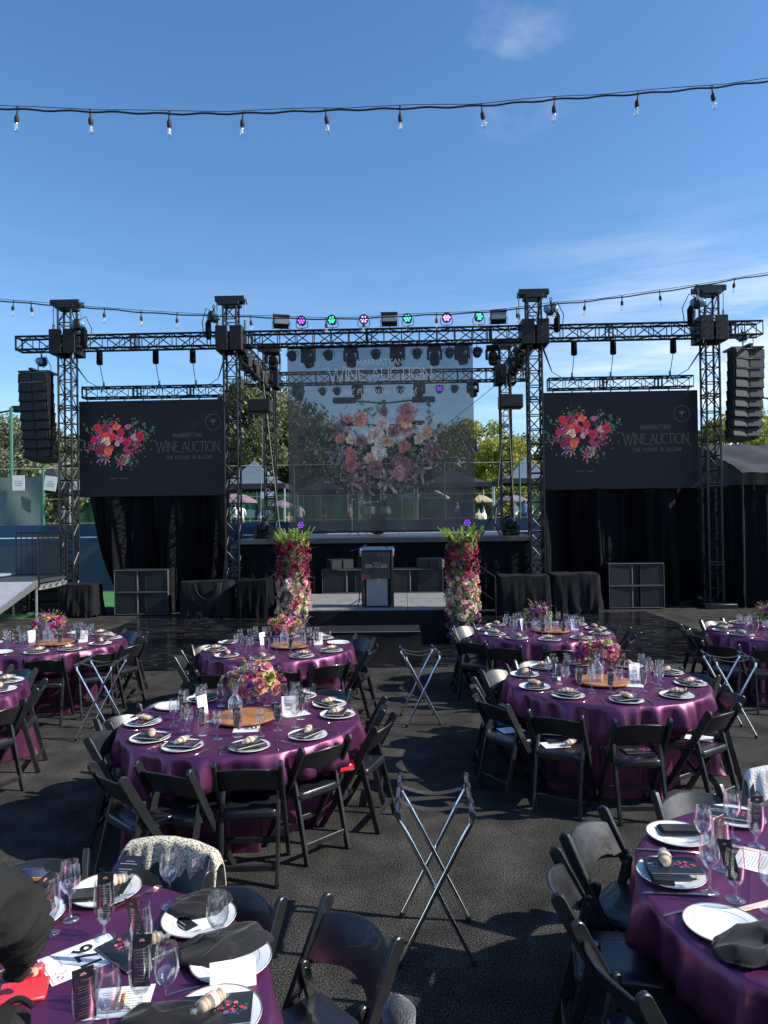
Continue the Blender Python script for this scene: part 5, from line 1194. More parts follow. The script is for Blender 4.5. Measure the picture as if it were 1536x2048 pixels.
for i, (px, py, w) in enumerate(((1355, 1674, 'under a long folded napkin'), (1342, 1752, 'with a booklet and biscuits'), (1447, 1857, 'bare and nearest the camera'), (1470, 1638, 'at the back under a flowered booklet'))):
    item('plate', plate_mb, px, py, 0, f'white plate {w}{E2}', group='white dinner plates')
item('fnap', folded_napkin, 1360, 1668, -.05, 'long folded charcoal napkin on a plate' + E2, dz=.0195, group='folded charcoal napkins')
item('fnap', folded_napkin, 1318, 1756, 1.4, 'folded charcoal napkin under the booklet' + E2, dz=.0195, group='folded charcoal napkins')
item('booklet', booklet_mb(), 1345, 1750, -.06, 'black booklet with bright printed flowers on the left plate' + E2, dz=.037, group='black booklets with printed flowers')
item('booklet', booklet_mb(), 1462, 1636, -.45, 'black booklet with printed flowers on the back plate' + E2, dz=.021, group='black booklets with printed flowers')
item('packet', packet_mb, 1330, 1744, 1.3, 'packet of golden biscuits on the left booklet' + E2, dz=.045)
p = at(1515, 1905, TZ); o = rumpled(.34, .2, .05, 17); o.location = (p.x, p.y, TZ + .012); o.rotation_euler = (0, 0, .25); tag(o, 'charcoal napkin spread over the near edge' + E2, 'napkin', 'crumpled charcoal napkins')
item('knife', knife_mb, 1336, 1704, 1.40, 'rose gold knife between the two left plates' + E2, group='rose gold knives').scale = (1.25,) * 3
item('knife', knife_mb, 1360, 1790, 1.48, 'rose gold knife before the booklet plate' + E2, group='rose gold knives').scale = (1.25,) * 3
item('knife', knife_mb, 1376, 1822, 1.9, 'rose gold handle beside the bare plate' + E2, group='rose gold knives')
for i, (px, py, rz) in enumerate(((1498, 1700, -.55), (1505, 1815, .35))):
    def stick(): m = MB(); m.rbox(-.12, .12, -.014, .014, 0, .005, .002); return tag(m.build('paddle_handle', 'ribbon'), None, 'paddle handle')
    item('stick', stick, px, py, rz, f'pale wooden paddle handle, {("farther", "nearer")[i]} of two{E2}', group='wooden paddle handles')
# ---------------------------------------------------------------- chairs, by the middle of their back top and the way they face
TN = {3: 'around the table with card 220', 4: 'around the middle right table', 5: 'around the table behind card 220', 6: 'around the far table right of the lectern', 7: 'around the far left table', 8: 'around the far right table', 9: 'at the left edge table', 1: 'at the corner table with card 176', 2: 'at the near right table'}
TC = {1: T1, 2: T2, 3: T3, 4: T4, 5: T5, 6: T6, 7: T7, 8: T8, 9: T9}
SPECIAL = {(1, 0): 'black folding chair seen from the front, right of the corner table', (1, 1): 'black folding chair right of the leopard scarf chair', (1, 2): 'black folding chair under the leopard print scarf', (1, 3): 'black folding chair left of the leopard scarf chair', (1, 4): 'black folding chair under the dark knit at the bottom of the photo',
           (2, 4): 'black folding chair under the white knit jacket', (2, 0): 'black folding chair farthest up the left side of the near right table', (2, 1): 'black folding chair second from the top left of the near right table', (2, 2): 'black folding chair third down the left side of the near right table', (2, 3): 'black folding chair directly left of the white knit jacket', (2, 5): 'black folding chair nearest the camera at the near right table'}
for k, lst in CH.items():
    c = TC[k]; rk = sorted(range(len(lst)), key=lambda i: (-90 - math.degrees(math.atan2(lst[i][1] - c[1], lst[i][0] - c[0]))) % 360)
    for i, (x, y, fa) in enumerate(lst):
        lb = SPECIAL.get((k, i)) or f'black folding chair, {ORD[rk.index(i)]} clockwise from nearest, {TN[k]}'
        put_chair(x, y, fa, lb, 'black folding chairs ' + TN[k])
# ---------------------------------------------------------------- cloth over chair backs
def over_back(name, label, cat, cx, cy, face, w, drop_f, drop_b, m_, seed, z=.79):
    a = R(face); fx, fy = math.cos(a), math.sin(a); sx_, sy_ = fy, -fx; o_ = Vector((seed * 2.3, 1, 5)); m = MB(); tot = drop_f + drop_b
    def fn(u, v):
        s_ = (u - .5) * w; q = v * tot - drop_b; k = noise.noise(Vector((u * 5, v * 2.2, 0)) + o_); k2 = noise.noise(Vector((u * 11, v * 3, 4)) + o_)
        arch = .03 * (1 - (2 * u - 1) ** 2); e = max(0, abs(2 * u - 1) - .86) / .14
        if abs(q) < .04: d, zz = q * .8, z + arch + .012 * math.cos(q / .04 * 1.57)
        else: d = math.copysign(.032 + (abs(q) - .04) * (.12 + .18 * max(0, k)), q); zz = z + arch - (abs(q) - .04) * (.96 + .2 * k)
        d += .025 * k2 * min(1, abs(q) * 8) - .045 * (1 - (2 * u - 1) ** 2); zz -= .05 * e * e + .03 * k * min(1, abs(q) * 4)
        return (cx + sx_ * s_ * (1 + .08 * k) + fx * d, cy + sy_ * s_ + fy * d, zz)
    m.grid(fn, 48, 40); ob = m.build(name, m_, ang=3); md = ob.modifiers.new('s', 'SOLIDIFY'); md.thickness = .004
    me = bpy.data.meshes.new_from_object(ob.evaluated_get(bpy.context.evaluated_depsgraph_get())); ob.modifiers.clear(); ob.data = me; return tag(ob, label, cat)
over_back('leopard_scarf', 'cream scarf with small leopard spots draped over a chair back', 'scarf', -1.01, 3.28, 256, .50, .26, .42, 'leopard', 1)
over_back('knit_jacket', 'white ribbed knit jacket hung over a chair back at the right edge', 'jacket', 2.27, 4.03, -100, .46, .30, .45, 'knit_white', 2, .82)
m = MB(); m.grid(lambda u, v: (.025 + (.045 + .008 * math.sin(v * 9)) * math.cos(6.283 * u) * (1 if v < .9 else (1 - v) * 10), 2.23 + (.040) * math.sin(6.283 * u) * (1 if v < .9 else math.sqrt(max(0, (1 - v) * 10))), .42 + .395 * v), 20, 26)
tag(m.build('knit_cardigan', 'knit_grey', ang=3), 'dark grey fuzzy knit hanging on a chair post at the bottom of the photo', 'cardigan')
p = (-1.72, 3.02); t = thing('striped_tote', 'navy and orange tote bag behind the black sleeve', 'bag', (p[0] + .22, p[1] + .0, .76)); m = MB(); m.rbox(-.07, .05, -.03, .03, .0, .08, .02); m.build('body', 'navy', t)
m = MB(); m.rbox(-.065, .045, -.033, -.0302, .045, .06, .001); m.rbox(-.065, .045, -.033, -.0302, .015, .028, .001); m.build('stripe', 'orange', t)
m = MB(); m.grid(lambda u, v: (.66 + .26 * u + .05 * noise.noise(Vector((u * 5, v * 5, 1))), 6.05 + .30 * v + .04 * noise.noise(Vector((u * 4, v * 4, 7))), .006 + .09 * max(0, noise.noise(Vector((u * 4, v * 3, 2))) + .35) * math.sin(u * 3.14) * math.sin(v * 3.14)), 24, 20); tag(m.build('fallen_napkin', 'napkin', ang=3), 'dark napkin crumpled on the carpet left of the middle right table', 'napkin')
# red bag on a chair
p = at(694, 1515, .46); t = thing('red_clutch', 'small red clutch on a chair seat right of the table with card 220', 'bag', (-.30, 5.22, .455), .6); m = MB(); m.rbox(-.09, .09, -.03, .03, 0, .07, .02); m.build('body', 'red', t); m = MB(); m.tube([(-.02, 0, .072), (.02, 0, .072)], .008, 6); m.build('clasp', 'chrome', t)
# ---------------------------------------------------------------- tray stands
def jack_mb():
    t = thing('tray_stand', '', 'tray stand', group='chrome tray stands')
    for s_ in (-1, 1):
        m = MB(); q = .014 * s_; ys = .215 + q
        pts = [(-s_ * .19, -ys, .02), (s_ * .14, -ys, .66), (s_ * .185, -ys, .74)]
        m.tube(pts, .0125, 10); m.tube([(x, -y, z) for x, y, z in pts], .0125, 10); m.tube([(s_ * .185, -ys, .74), (s_ * .19, -ys - .0, .775), (s_ * .19, -.12, .79), (s_ * .19, .12, .79), (s_ * .19, ys, .775), (s_ * .185, ys, .74)], .0125, 10); m.build('frame', 'chrome', t)
        m = MB(); m.tube([(s_ * .19, -.26, .80), (s_ * .19, .26, .80)], .015, 10); m.build('top_bar', 'chrome', t)
        for y in (-.27, .27): m = MB(); m.tube([(s_ * .19, y - .015, .80), (s_ * .19, y + .015, .80)], .018, 10); m.build('end_cap', 'rubber', t)
        for y in (-ys, ys): m = MB(); m.tube([(-s_ * .195, y, .002), (-s_ * .184, y, .03)], .016, 10); m.build('foot', 'rubber', t)
        for y in (-.12, 0.10): m = MB(); m.tube([(s_ * .19, y - .03, .80), (s_ * .19, y + .03, .80)], .0175, 10); m.build('strap_loop', 'rubber', t)
    for y in (-.12, .10):
        m = MB(); m.grid(lambda u, v: (-.175 + .35 * u, y + .05 * (v - .5), .80 - .035 * math.sin(math.pi * u)), 14, 2); m.build('strap', 'strap_net', t)
    return t
for (x, y, rz, lb) in ((.25, 3.88, -.05, 'chrome folding tray stand in the middle of the front aisle'), (.385, 8.1, .12, 'chrome folding tray stand farthest away in the centre aisle'), (-3.1, 7.75, .03, 'chrome folding tray stand beside the far left table'), (3.62, 7.52, -.12, 'chrome folding tray stand before the far right table')):
    inst('jack', jack_mb, (x, y, 0), rz, lb, 'chrome tray stands')
# ---------------------------------------------------------------- tall flower columns
def column(x, y, label, seed):
    g = random.Random(seed); t = thing('flower_column', label, 'flower column', (x, y, 0), 0, 'tall columns of flowers'); H_ = 2.0
    R0 = .285
    m = MB(); m.lathe([(.25, 0), (.25, .04), (.23, .05), (.23, 1.92), (.18, 1.96)], 16, capt=True); m.build('core', 'stem_green', t)
    def pal(z):
        q = z / H_ + g.uniform(-.07, .07)
        return (g.choice([C_PURP, C_PURP, (.10, .03, .14), C_LILAC, (.07, .05, .10)]) if q < .24 else g.choice([(.70, .40, .36), (.72, .40, .26), (.76, .66, .46), (.72, .44, .40), C_BLUSH, C_PINK]) if q < .62 else g.choice([C_PINK, C_BURG, C_MAG, (.3, .03, .09)]) if q < .70 else g.choice([*[[(.36, .003, .04), (.42, .004, .06), (.24, .004, .04)], [C_BURG, C_BURG, (.22, .01, .12)]][noise.noise(Vector((z * 3, q * 9, seed))) < .02]]) if q < .93 else g.choice([C_YG, C_BURG, C_YG]))
    def spot(i, n, r0):
        z = .08 + (H_ - .12) * (i + .5) / n; a = i * 2.39996 + g.uniform(-.3, .3); r = r0 * g.uniform(.82, 1.10) * (1 + .16 * noise.noise(Vector((math.cos(a) * 1.5, math.sin(a) * 1.5, z * 2.2 + seed)))); return z, a, Vector((math.cos(a) * r, math.sin(a) * r, z))
    n = 520; fill = MB(); cnt = 0; idx = list(range(n)); front = [i for i in idx]
    big = set(g.sample(range(n), 100))
    for i in range(n):
        z, a, p = spot(i, n, R0); d = Vector((math.cos(a), math.sin(a), g.uniform(-.3, .6))); c = tuple(min(1, v * g.uniform(.8, 1.25)) for v in pal(z)); s_ = g.uniform(.044, .072) * (1.15 if i in big else .85)
        if i in big: bloom(t, g.choice(('rose', 'rose', 'dahlia', 'cluster')), p, d, s_, c)
        else:
            sub = MB(); (bloom_dahlia if g.random() < .5 else (lambda m_, r_, s2: bloom_cluster(m_, r_, s2, 16)))(sub, s_, i); q = d.to_track_quat('Z', 'Y'); fill.col = c; fill.add([p + q @ Vector(v) for v in sub.v], sub.f)
    tag(fill.build('small_blooms', 'leafmix', t, ang=3), kind='stuff')
    m = MB()
    for i in range(1500):
        z, a, p = spot(i, 1500, R0 - .07); q = z / H_; col = g.choice(GREENS if (q < .1 or q > .93 or g.random() < .25) else ([(.05, .03, .05), (.10, .06, .10), (.05, .08, .04)] if q < .3 else [(.35, .28, .16), (.16, .20, .08)] if q < .62 else [(.14, .01, .03), (.08, .02, .03)]))
        d = Vector((math.cos(a), math.sin(a), g.uniform(-.9, .9))); leaf(m, p, d, g.uniform(.04, .10), g.uniform(.010, .02), tuple(v * g.uniform(.6, 1.4) for v in col))
    for i in range(90):
        z, a, p = spot(i, 90, R0 - .02); sprig(m, p, (math.cos(a), math.sin(a), g.uniform(-.5, .8)), g.uniform(.08, .16), g.choice([(.10, .02, .04), (.3, .25, .12), (.14, .2, .07), (.2, .12, .2)]), g, 8, .007, .020)
    m.build('foliage', 'leafmix', t, ang=3)
    for i in range(34):                                           # tall green flower spikes on top
        a = g.uniform(0, 6.28); r = .27 * math.sqrt(g.random()); p = Vector((math.cos(a) * r, math.sin(a) * r, 1.88)); d = Vector((math.cos(a) * r * 3.4 + g.uniform(-.15, .15), math.sin(a) * r * 3.4, 1)).normalized(); L_ = g.uniform(.18, .36); s_ = MB()
        s_.col = (.12, .22, .04); s_.tube([p, p + d * L_], .006, 4)
        for k in range(44):
            tt = k / 44; b = k * 2.4; sd_ = d.cross(Vector((1, .3, 0))).normalized(); e = (sd_ * math.cos(b) + d.cross(sd_) * math.sin(b)); leaf(s_, p + d * L_ * (.1 + .9 * tt), e + d * .6, .048 * (1.1 - .7 * tt), .024 * (1.1 - .6 * tt), tuple(v * g.uniform(.75, 1.3) for v in g.choice([(.30, .42, .07), (.40, .50, .12), (.24, .36, .08)])))
        s_.build('flower_spike', 'leafmix', t, ang=3)
    for i in range(7):
        a = g.uniform(0, 6.28); p = Vector((math.cos(a) * .2, math.sin(a) * .2, g.uniform(1.7, 1.92))); m = MB()
        d = Vector((math.cos(a), math.sin(a), g.uniform(-.1, .5))); leaf(m, p, d, g.uniform(.22, .32), .045, g.choice(GREENS)); m.build('large_leaf', 'leafmix', t, ang=3)
    return t
column(-1.72, 13.3, 'tall flower column left of the lectern, green top and purple foot', 31)
column(1.43, 13.15, 'tall flower column right of the lectern, green top and purple foot', 32)
# ---------------------------------------------------------------- people
def seg_dist(p, a, b):
    ab = b - a; t = max(0, min(1, (p - a).dot(ab) / max(1e-9, ab.length_squared))); return (p - a - ab * t).length
def skinned(name, nodes, edges, root, mats, segmat, parent=None, sub=2, disp=0, dscale=9):
    me = bpy.data.meshes.new(name); keys = list(nodes); ix = {k: i for i, k in enumerate(keys)}
    me.from_pydata([nodes[k][0] for k in keys], [(ix[a], ix[b]) for a, b in edges], []); ob = bpy.data.objects.new(name, me); COL.objects.link(ob)
    sk = ob.modifiers.new('s', 'SKIN'); sk.use_smooth_shade = True; me.skin_vertices[0].data[ix[root]].use_root = True
    for k in keys:
        r = nodes[k][1]; me.skin_vertices[0].data[ix[k]].radius = (r, r) if isinstance(r, (int, float)) else r
    me.skin_vertices[0].data[0].use_root = keys[0] == root
    ss = ob.modifiers.new('u', 'SUBSURF'); ss.levels = ss.render_levels = sub
    bpy.context.view_layer.update(); m2 = bpy.data.meshes.new_from_object(ob.evaluated_get(bpy.context.evaluated_depsgraph_get())); ob.modifiers.clear(); ob.data = m2; bpy.data.meshes.remove(me); m2.name = name
    m2.materials.clear()
    for m_ in mats: m2.materials.append(MATS[m_])
    sg = [(Vector(nodes[a][0]), Vector(nodes[b][0]), segmat.get((a, b), 0), (nodes[a][1] if isinstance(nodes[a][1], float) else .1)) for a, b in edges]
    for p in m2.polygons: p.material_index = min(sg, key=lambda q: seg_dist(p.center, q[0], q[1]) - q[3] * .5)[2]
    if disp:
        ns = [v.normal.copy() for v in m2.vertices]
        for v, n_ in zip(m2.vertices, ns):
            q = v.co * dscale; w_ = noise.noise_vector(q * .5); q2 = Vector((q.x * .55, q.y * .55, q.z * 1.9)) + w_ * 1.2; k = .55 * noise.noise(q * .8) + 1.5 * (1 - 2.6 * min(.38, abs(noise.noise(q2)))) ** 2 * .5 - .45; v.co += n_ * (k * disp + .0035 * noise.noise(v.co * 60))
    m2.shade_smooth(); 
    if parent: ob.parent = parent
    return ob
def small_person(sit=False):
    h = -.42 if sit else 0; kz, ky = (.50, .42) if sit else (.50, .02)
    N_ = {'pel': ((0, 0, .95 + h), .13), 'bel': ((0, 0, 1.12 + h), .125), 'che': ((0, .01, 1.32 + h), .145), 'nec': ((0, .01, 1.47 + h), .055), 'hed': ((0, .03, 1.60 + h), .095), 'top': ((0, .02, 1.70 + h), .07)}
    E_ = [('pel', 'bel'), ('bel', 'che'), ('che', 'nec'), ('nec', 'hed'), ('hed', 'top')]; SM = {('nec', 'hed'): 2, ('hed', 'top'): 3}
    for s_, w in ((-1, 'l'), (1, 'r')):
        N_.update({'sh' + w: ((s_ * .19, 0, 1.40 + h), .06), 'el' + w: ((s_ * .26, .03, 1.14 + h), .045), 'wr' + w: ((s_ * .20, .20, .98 + h), .03), 'ha' + w: ((s_ * .18, .27, .97 + h), .035),
                   'hi' + w: ((s_ * .10, 0, .88 + h), .095), 'kn' + w: ((s_ * .11, ky, kz), .065), 'an' + w: ((s_ * .11, ky - (0.0 if sit else .03), .08), .04), 'to' + w: ((s_ * .12, ky + .14, .04), .035)})
        E_ += [('che', 'sh' + w), ('sh' + w, 'el' + w), ('el' + w, 'wr' + w), ('wr' + w, 'ha' + w), ('pel', 'hi' + w), ('hi' + w, 'kn' + w), ('kn' + w, 'an' + w), ('an' + w, 'to' + w)]
        SM.update({('el' + w, 'wr' + w): 2, ('wr' + w, 'ha' + w): 2, ('pel', 'hi' + w): 1, ('hi' + w, 'kn' + w): 1, ('kn' + w, 'an' + w): 1, ('an' + w, 'to' + w): 1})
    return N_, E_, SM
def bg_person(px, Y, label, shirt, pants, hair, rz=0, sit=False, dress=False):
    x = (px - 768) * Y / CAMF; N_, E_, SM = small_person(sit)
    o = skinned('person', N_, E_, 'pel', [shirt, pants, 'skin', hair], SM, sub=1); o.location = (x, Y, TER); o.rotation_euler = (0, 0, rz)
    return tag(o, label, 'person', 'people on the terrace behind the stage')
TER = 1.5
for a in ((515, 39, 'standing person in black turned right behind the left side of the stage', 'navy', 'rubber', 'hair_dark', 1.4), (527, 39.4, 'grey haired person in a blue shirt facing the one in black', 'blue_shirt', 'navy', 'hair_grey', -1.4), (482, 37, 'person in white by the white parasol', 'white_cloth', 'khaki', 'hair_fair', .5),
          (470, 36, 'person in white between the tower bars left of the stage', 'white_cloth', 'navy', 'hair_dark', 2), (578, 42, 'seated person in beige left of the banner', 'khaki', 'khaki', 'hair_fair', .4, True), (600, 41, 'person in a white shirt behind the left edge of the banner', 'white_cloth', 'navy', 'hair_dark', 0),
          (128, 36, 'person in black at the fence beside the far left tower', 'navy', 'rubber', 'hair_fair', .8), (957, 36, 'seated person in brown just right of the banner', 'khaki', 'rubber', 'hair_dark', .6, True), (968, 36.5, 'person with long fair hair right of the banner', 'white_cloth', 'rubber', 'hair_fair', 1.0, True),
          (994, 38, 'standing person in a lavender shirt behind the keyboard stand', 'lavender', 'navy', 'hair_grey', 2.6), (1030, 40, 'person with bare arms right of the rear tower', 'white_cloth', 'navy', 'hair_fair', .5), (1049, 37, 'person in a bright blue shirt at right of the stage', 'blue_shirt', 'navy', 'hair_dark', 2.9), (1056, 38.5, 'taller person in pale blue behind the one in bright blue', 'lavender', 'navy', 'hair_dark', 3.0), (915, 40, 'person in pale blue seen through the right of the banner', 'blue_shirt', 'navy', 'hair_fair', 1), (1083, 37, 'seated person in brown behind the right inner tower', 'khaki', 'navy', 'hair_dark', .4, True),
          (650, 41, 'person in dark clothes seen through the left of the banner', 'navy', 'navy', 'hair_dark', 2), (700, 43, 'person in grey seen through the middle of the banner', 'khaki', 'navy', 'hair_fair', 1)): bg_person(*a)
# the person in black leaning over the corner table
N_ = {'pel': ((-1.36, 1.10, .96), .15), 'bel': ((-1.33, 1.34, 1.10), .14), 'che': ((-1.27, 1.62, 1.26), .16), 'nec': ((-1.25, 1.82, 1.40), .06), 'hed': ((-1.27, 1.94, 1.46), .10), 'top': ((-1.28, 2.03, 1.52), .08),
      'shr': ((-1.10, 1.76, 1.37), .10), 'mur': ((-1.085, 1.90, 1.30), .105), 'elr': ((-1.065, 2.08, 1.13), .092), 'fr': ((-1.12, 2.15, 1.00), .058), 'wrr': ((-1.15, 2.20, .915), .036),
      'op1': ((-1.20, 1.85, 1.13), .13), 'op2': ((-1.165, 1.95, .94), .125),
      'shl': ((-1.46, 1.74, 1.33), .085), 'ell': ((-1.62, 1.92, 1.10), .075), 'wrl': ((-1.52, 2.10, .88), .045),
      'hir': ((-1.25, 1.06, .88), .11), 'knr': ((-1.24, 1.12, .5), .075), 'anr': ((-1.24, 1.02, .09), .05), 'tor': ((-1.23, 1.18, .04), .04), 'hil': ((-1.47, 1.06, .88), .11), 'knl': ((-1.50, 1.02, .5), .075), 'anl': ((-1.52, .90, .09), .05), 'tol': ((-1.52, 1.06, .04), .04)}
E_ = [('pel', 'bel'), ('bel', 'che'), ('che', 'nec'), ('nec', 'hed'), ('hed', 'top'), ('che', 'op1'), ('op1', 'op2'), ('che', 'shr'), ('shr', 'mur'), ('mur', 'elr'), ('elr', 'fr'), ('fr', 'wrr'), ('che', 'shl'), ('shl', 'ell'), ('ell', 'wrl'), ('pel', 'hir'), ('hir', 'knr'), ('knr', 'anr'), ('anr', 'tor'), ('pel', 'hil'), ('hil', 'knl'), ('knl', 'anl'), ('anl', 'tol')]
SM = {('nec', 'hed'): 1, ('hed', 'top'): 2}
for w, wp, dd in (('r', 'wrr', Vector((-.25, .75, -.42))), ('l', 'wrl', Vector((.2, .75, -.35)))):
    b = Vector(N_[wp][0]); d = dd.normalized(); sd2 = d.cross(Vector((0, 0, 1))).normalized(); N_['pa' + w] = (tuple(b + d * .06), .034); E_.append((wp, 'pa' + w)); SM[(wp, 'pa' + w)] = 1
    for k, (o_, l_) in enumerate(((-.030, .062), (-.010, .078), (.010, .074), (.030, .056))):
        p1 = b + d * .09 + sd2 * o_; p2 = p1 + d * l_ * .5; p3 = p2 + (d + Vector((0, 0, -.5))).normalized() * l_ * .5
        N_[f'f{w}{k}a'] = (tuple(p1), .010); N_[f'f{w}{k}b'] = (tuple(p2), .0095); N_[f'f{w}{k}c'] = (tuple(p3), .008)
        for e in (('pa' + w, f'f{w}{k}a'), (f'f{w}{k}a', f'f{w}{k}b'), (f'f{w}{k}b', f'f{w}{k}c')): E_.append(e); SM[e] = 1
    q = b + d * .05 + sd2 * (-.042 if w == 'r' else .042); N_['t' + w] = (tuple(q), .012); N_['u' + w] = (tuple(q + d * .04 + sd2 * (-.015 if w == 'r' else .015)), .009)
    for e in (('pa' + w, 't' + w), ('t' + w, 'u' + w)): E_.append(e); SM[e] = 1
pt = skinned('person', N_, E_, 'pel', ['jacket_black', 'skin', 'hair_dark'], SM, sub=4, disp=.026, dscale=6.5)
tag(pt, 'person in a loose black jacket leaning over the corner table', 'person')
p = at(18, 2052, TZ + .04); t = thing('black_handbag', 'black bag with a corded edge at the bottom left of the photo', 'bag', (p.x - .02, p.y - .02, TZ + .001), .2)
m = MB(); m.rbox(-.15, .085, -.12, .05, 0, .10, .035); m.build('body', 'jacket_black', t); m = MB()
m.tube([(-.14 + .22 * q / 20, .050 - .02 * math.sin(q * .3), .07 + .012 * math.sin(q * .5)) for q in range(21)], .010, 8); m.build('piping', 'jacket_black', t, ang=3)
# ---------------------------------------------------------------- court walls and fences
t = thing('blue_wall', 'long blue court wall with a white stripe behind the stage', 'wall', (0, 24.3, 0))
m = MB(); m.box(-40, 40, -.12, .2, 1.58, 2.25); m.build('upper_band', 'blue_wall', t, smooth=False); m = MB(); m.box(-40, 40, -.115, .2, 0, 1.578); m.build('lower_band', 'blue_wall_pale', t, smooth=False)
m = MB(); m.box(-40, 40, -.125, -.1205, 1.80, 1.84); m.build('stripe', 'white_line', t, smooth=False)
t = thing('court_fence', 'green post fence with pale wires on top of the blue wall', 'fence', (0, 24.7, 0))
for i in range(17):
    x = -13.6 + i * 2.62
    if -11 < x < -8.4: x = -11.85
    m = MB(); m.tube([(x, 0, 1.6), (x, 0, 4.25 if i != 0 else 4.5)], .045 if i < 3 else .03, 8); m.build('post', 'green_post', t)
m = MB()
for z in (4.22, 2.3, 3.15): m.tube([(-14, 0, z), (30, 0, z)], .014 if z > 4 else .008, 5)
m.build('wire', 'rope', t)
m = MB(); m.grid(lambda u, v: (-17 + 5.15 * u, -.06 + .03 * math.sin(u * 20 + v * 3), 2.22 + 1.72 * v - .04 * math.sin(u * 9) * v), 40, 10); m.build('windscreen', 'windscreen', t, ang=3)
m = MB(); m.tube([(-13.05, .2, 1.5), (-13.05, .2, 6.4)], .06, 8); m.build('tall_post', 'green_post', t)
for i, (px, py, w, h, rz) in enumerate(((37, 966, .42, .52, 0), (101, 967, .42, .50, .15), (152, 970, .30, .36, 0))):
    p = atY(px, py, 24.5); t = thing('paper_sign', f'white paper sign hanging {("on the grey windscreen", "tilted on the wire beside the windscreen", "behind the far left tower")[i]}', 'sign', tuple(p), 0, 'paper signs on the court fence')
    m = MB(); m.rbox(-w / 2, w / 2, -.006, .006, -h / 2, h / 2, .002, Matrix.Rotation(rz, 4, 'Y')); m.build('sheet', 'paper', t, smooth=False); m = MB(); textlines(m, lambda u, v, l=0: (u, -.008 - l, v + rz * .0), -w * .35, w * .35, (.06, -.02, -.09), .03, random.Random(i)); m.build('print', 'ink_pale', t, smooth=False)
t = thing('green_screen_fence', 'long dark green screened fence at the back of the terrace', 'fence', (0, 56, TER - .02))
m = MB(); m.grid(lambda u, v: (-45 + 90 * u, .05 * math.sin(u * 300), 3.0 * v), 300, 3); m.build('screen', 'green_screen', t, ang=3)
for i in range(19): m = MB(); m.tube([(-45 + i * 5, -.1, 0), (-45 + i * 5, -.1, 3.1)], .04, 6); m.build('post', 'green_post', t)
for i, (px, py, w) in enumerate(((535, 990, 1.1), (967, 987, 1.0), (1048, 986, 1.0))):
    p = atY(px, py, 55.7); m = MB(); m.rbox(-w / 2, w / 2, -.02, .02, -.28, .28, .004); o = m.build('banner_sign', 'pale_blue_card', smooth=False); o.location = p; tag(o, f'pale banner sign on the green fence, {ORD[i]} from the left', 'sign', 'pale signs on the green fence')
# ---------------------------------------------------------------- terrace tents, parasols, light poles
def canopy(px, Y, peak, eave, hw, label, m_='tent_blue'):
    x = (px - 768) * Y / CAMF; t = thing('canopy_tent', label, 'tent', (x, Y, TER), 0, 'canopy tents on the terrace'); m = MB()
    def fn(u, v):
        a = u * 4; k = int(a) % 4; f_ = a - int(a); c = [(-1, -1), (1, -1), (1, 1), (-1, 1), (-1, -1)]; ex = c[k][0] + (c[k + 1][0] - c[k][0]) * f_; ey = c[k][1] + (c[k + 1][1] - c[k][1]) * f_
        r = v; z = eave + (peak - eave) * (1 - r) ** 1.7; return (ex * hw * r, ey * hw * r, z)
    m.grid(fn, 32, 10); m.build('roof', m_, t, ang=.9); m = MB()
    for sx_ in (-1, 1):
        m.box(-hw, hw, sx_ * hw - .01, sx_ * hw + .01, eave - .28, eave); m.box(sx_ * hw - .01, sx_ * hw + .01, -hw + .012, hw - .012, eave - .28, eave)
    m.build('valance', 'tent', t, smooth=False)
    for a in (-1, 1):
        for b in (-1, 1): m = MB(); m.tube([(a * hw * .98, b * hw * .98, 0), (a * hw * .98, b * hw * .98, eave)], .04, 6); m.build('leg', 'aluminium', t)
canopy(510, 39, 4.15, 2.75, 1.95, 'peaked slate blue tent left of the banner')
canopy(1052, 39, 4.15, 2.85, 1.6, 'peaked slate blue tent right of the banner', )
canopy(905, 44, 3.9, 2.9, 2.3, 'wide tent seen through the right half of the banner', 'tent'); canopy(775, 48, 3.7, 2.8, 1.9, 'dark tent seen through the middle of the banner', 'tent'); canopy(650, 46, 3.7, 2.7, 1.6, 'dark tent seen through the left half of the banner', 'tent'); canopy(105, 33, 3.4, 2.6, 1.5, 'low grey tent behind the far left tower', 'tent')
def parasol(px, Y, r, z, label, m_):
    x = (px - 768) * Y / CAMF; t = thing('parasol', label, 'parasol', (x, Y, TER), 0, 'parasols on the terrace'); m = MB(); m.lathe([(r, z), (r * .6, z + r * .22), (.02, z + r * .38)], 8, capb=False); m.lathe([(r, z - .12), (r, z)], 8, capb=False); m.build('canopy', m_, t, smooth=False); m = MB(); m.tube([(0, 0, 0), (0, 0, z + r * .4)], .03, 6); m.build('pole', 'aluminium', t)
parasol(462, 43, 1.6, 2.0, 'mauve parasol behind the left inner tower', 'lavender'); parasol(568, 45, 1.1, 1.7, 'small dusty pink parasol left of the banner', 'lavender'); parasol(500, 41, .95, 1.1, 'white parasol low beside the standing pair', 'white_cloth')
parasol(948, 46, 1.3, 1.9, 'beige parasol right of the banner', 'khaki'); parasol(1022, 47, 1.2, 1.9, 'mauve parasol behind the right rear tower', 'lavender'); parasol(845, 47, 1.8, 2.2, 'pale parasol seen through the banner', 'white_cloth')
def pole(px, Y, z, w, label, one=0):
    x = (px - 768) * Y / CAMF; t = thing('court_light', label, 'court light', (x, Y, 0), 0, 'court light poles'); m = MB(); m.tube([(0, 0, 0), (0, 0, z)], .09, 8); m.build('pole', 'truss', t)
    for s_ in (-1, 1):
        m = MB(); m.tube([(0, 0, z - .15), (s_ * w * .38, 0, z)], .04, 6); m.build('arm', 'truss', t); m = MB(); m.rbox(s_ * w * .44 - w * .13, s_ * w * .44 + w * .13, -.2, .2, z - .12, z + .14, .05); m.build('lamp_housing', 'case_black', t)
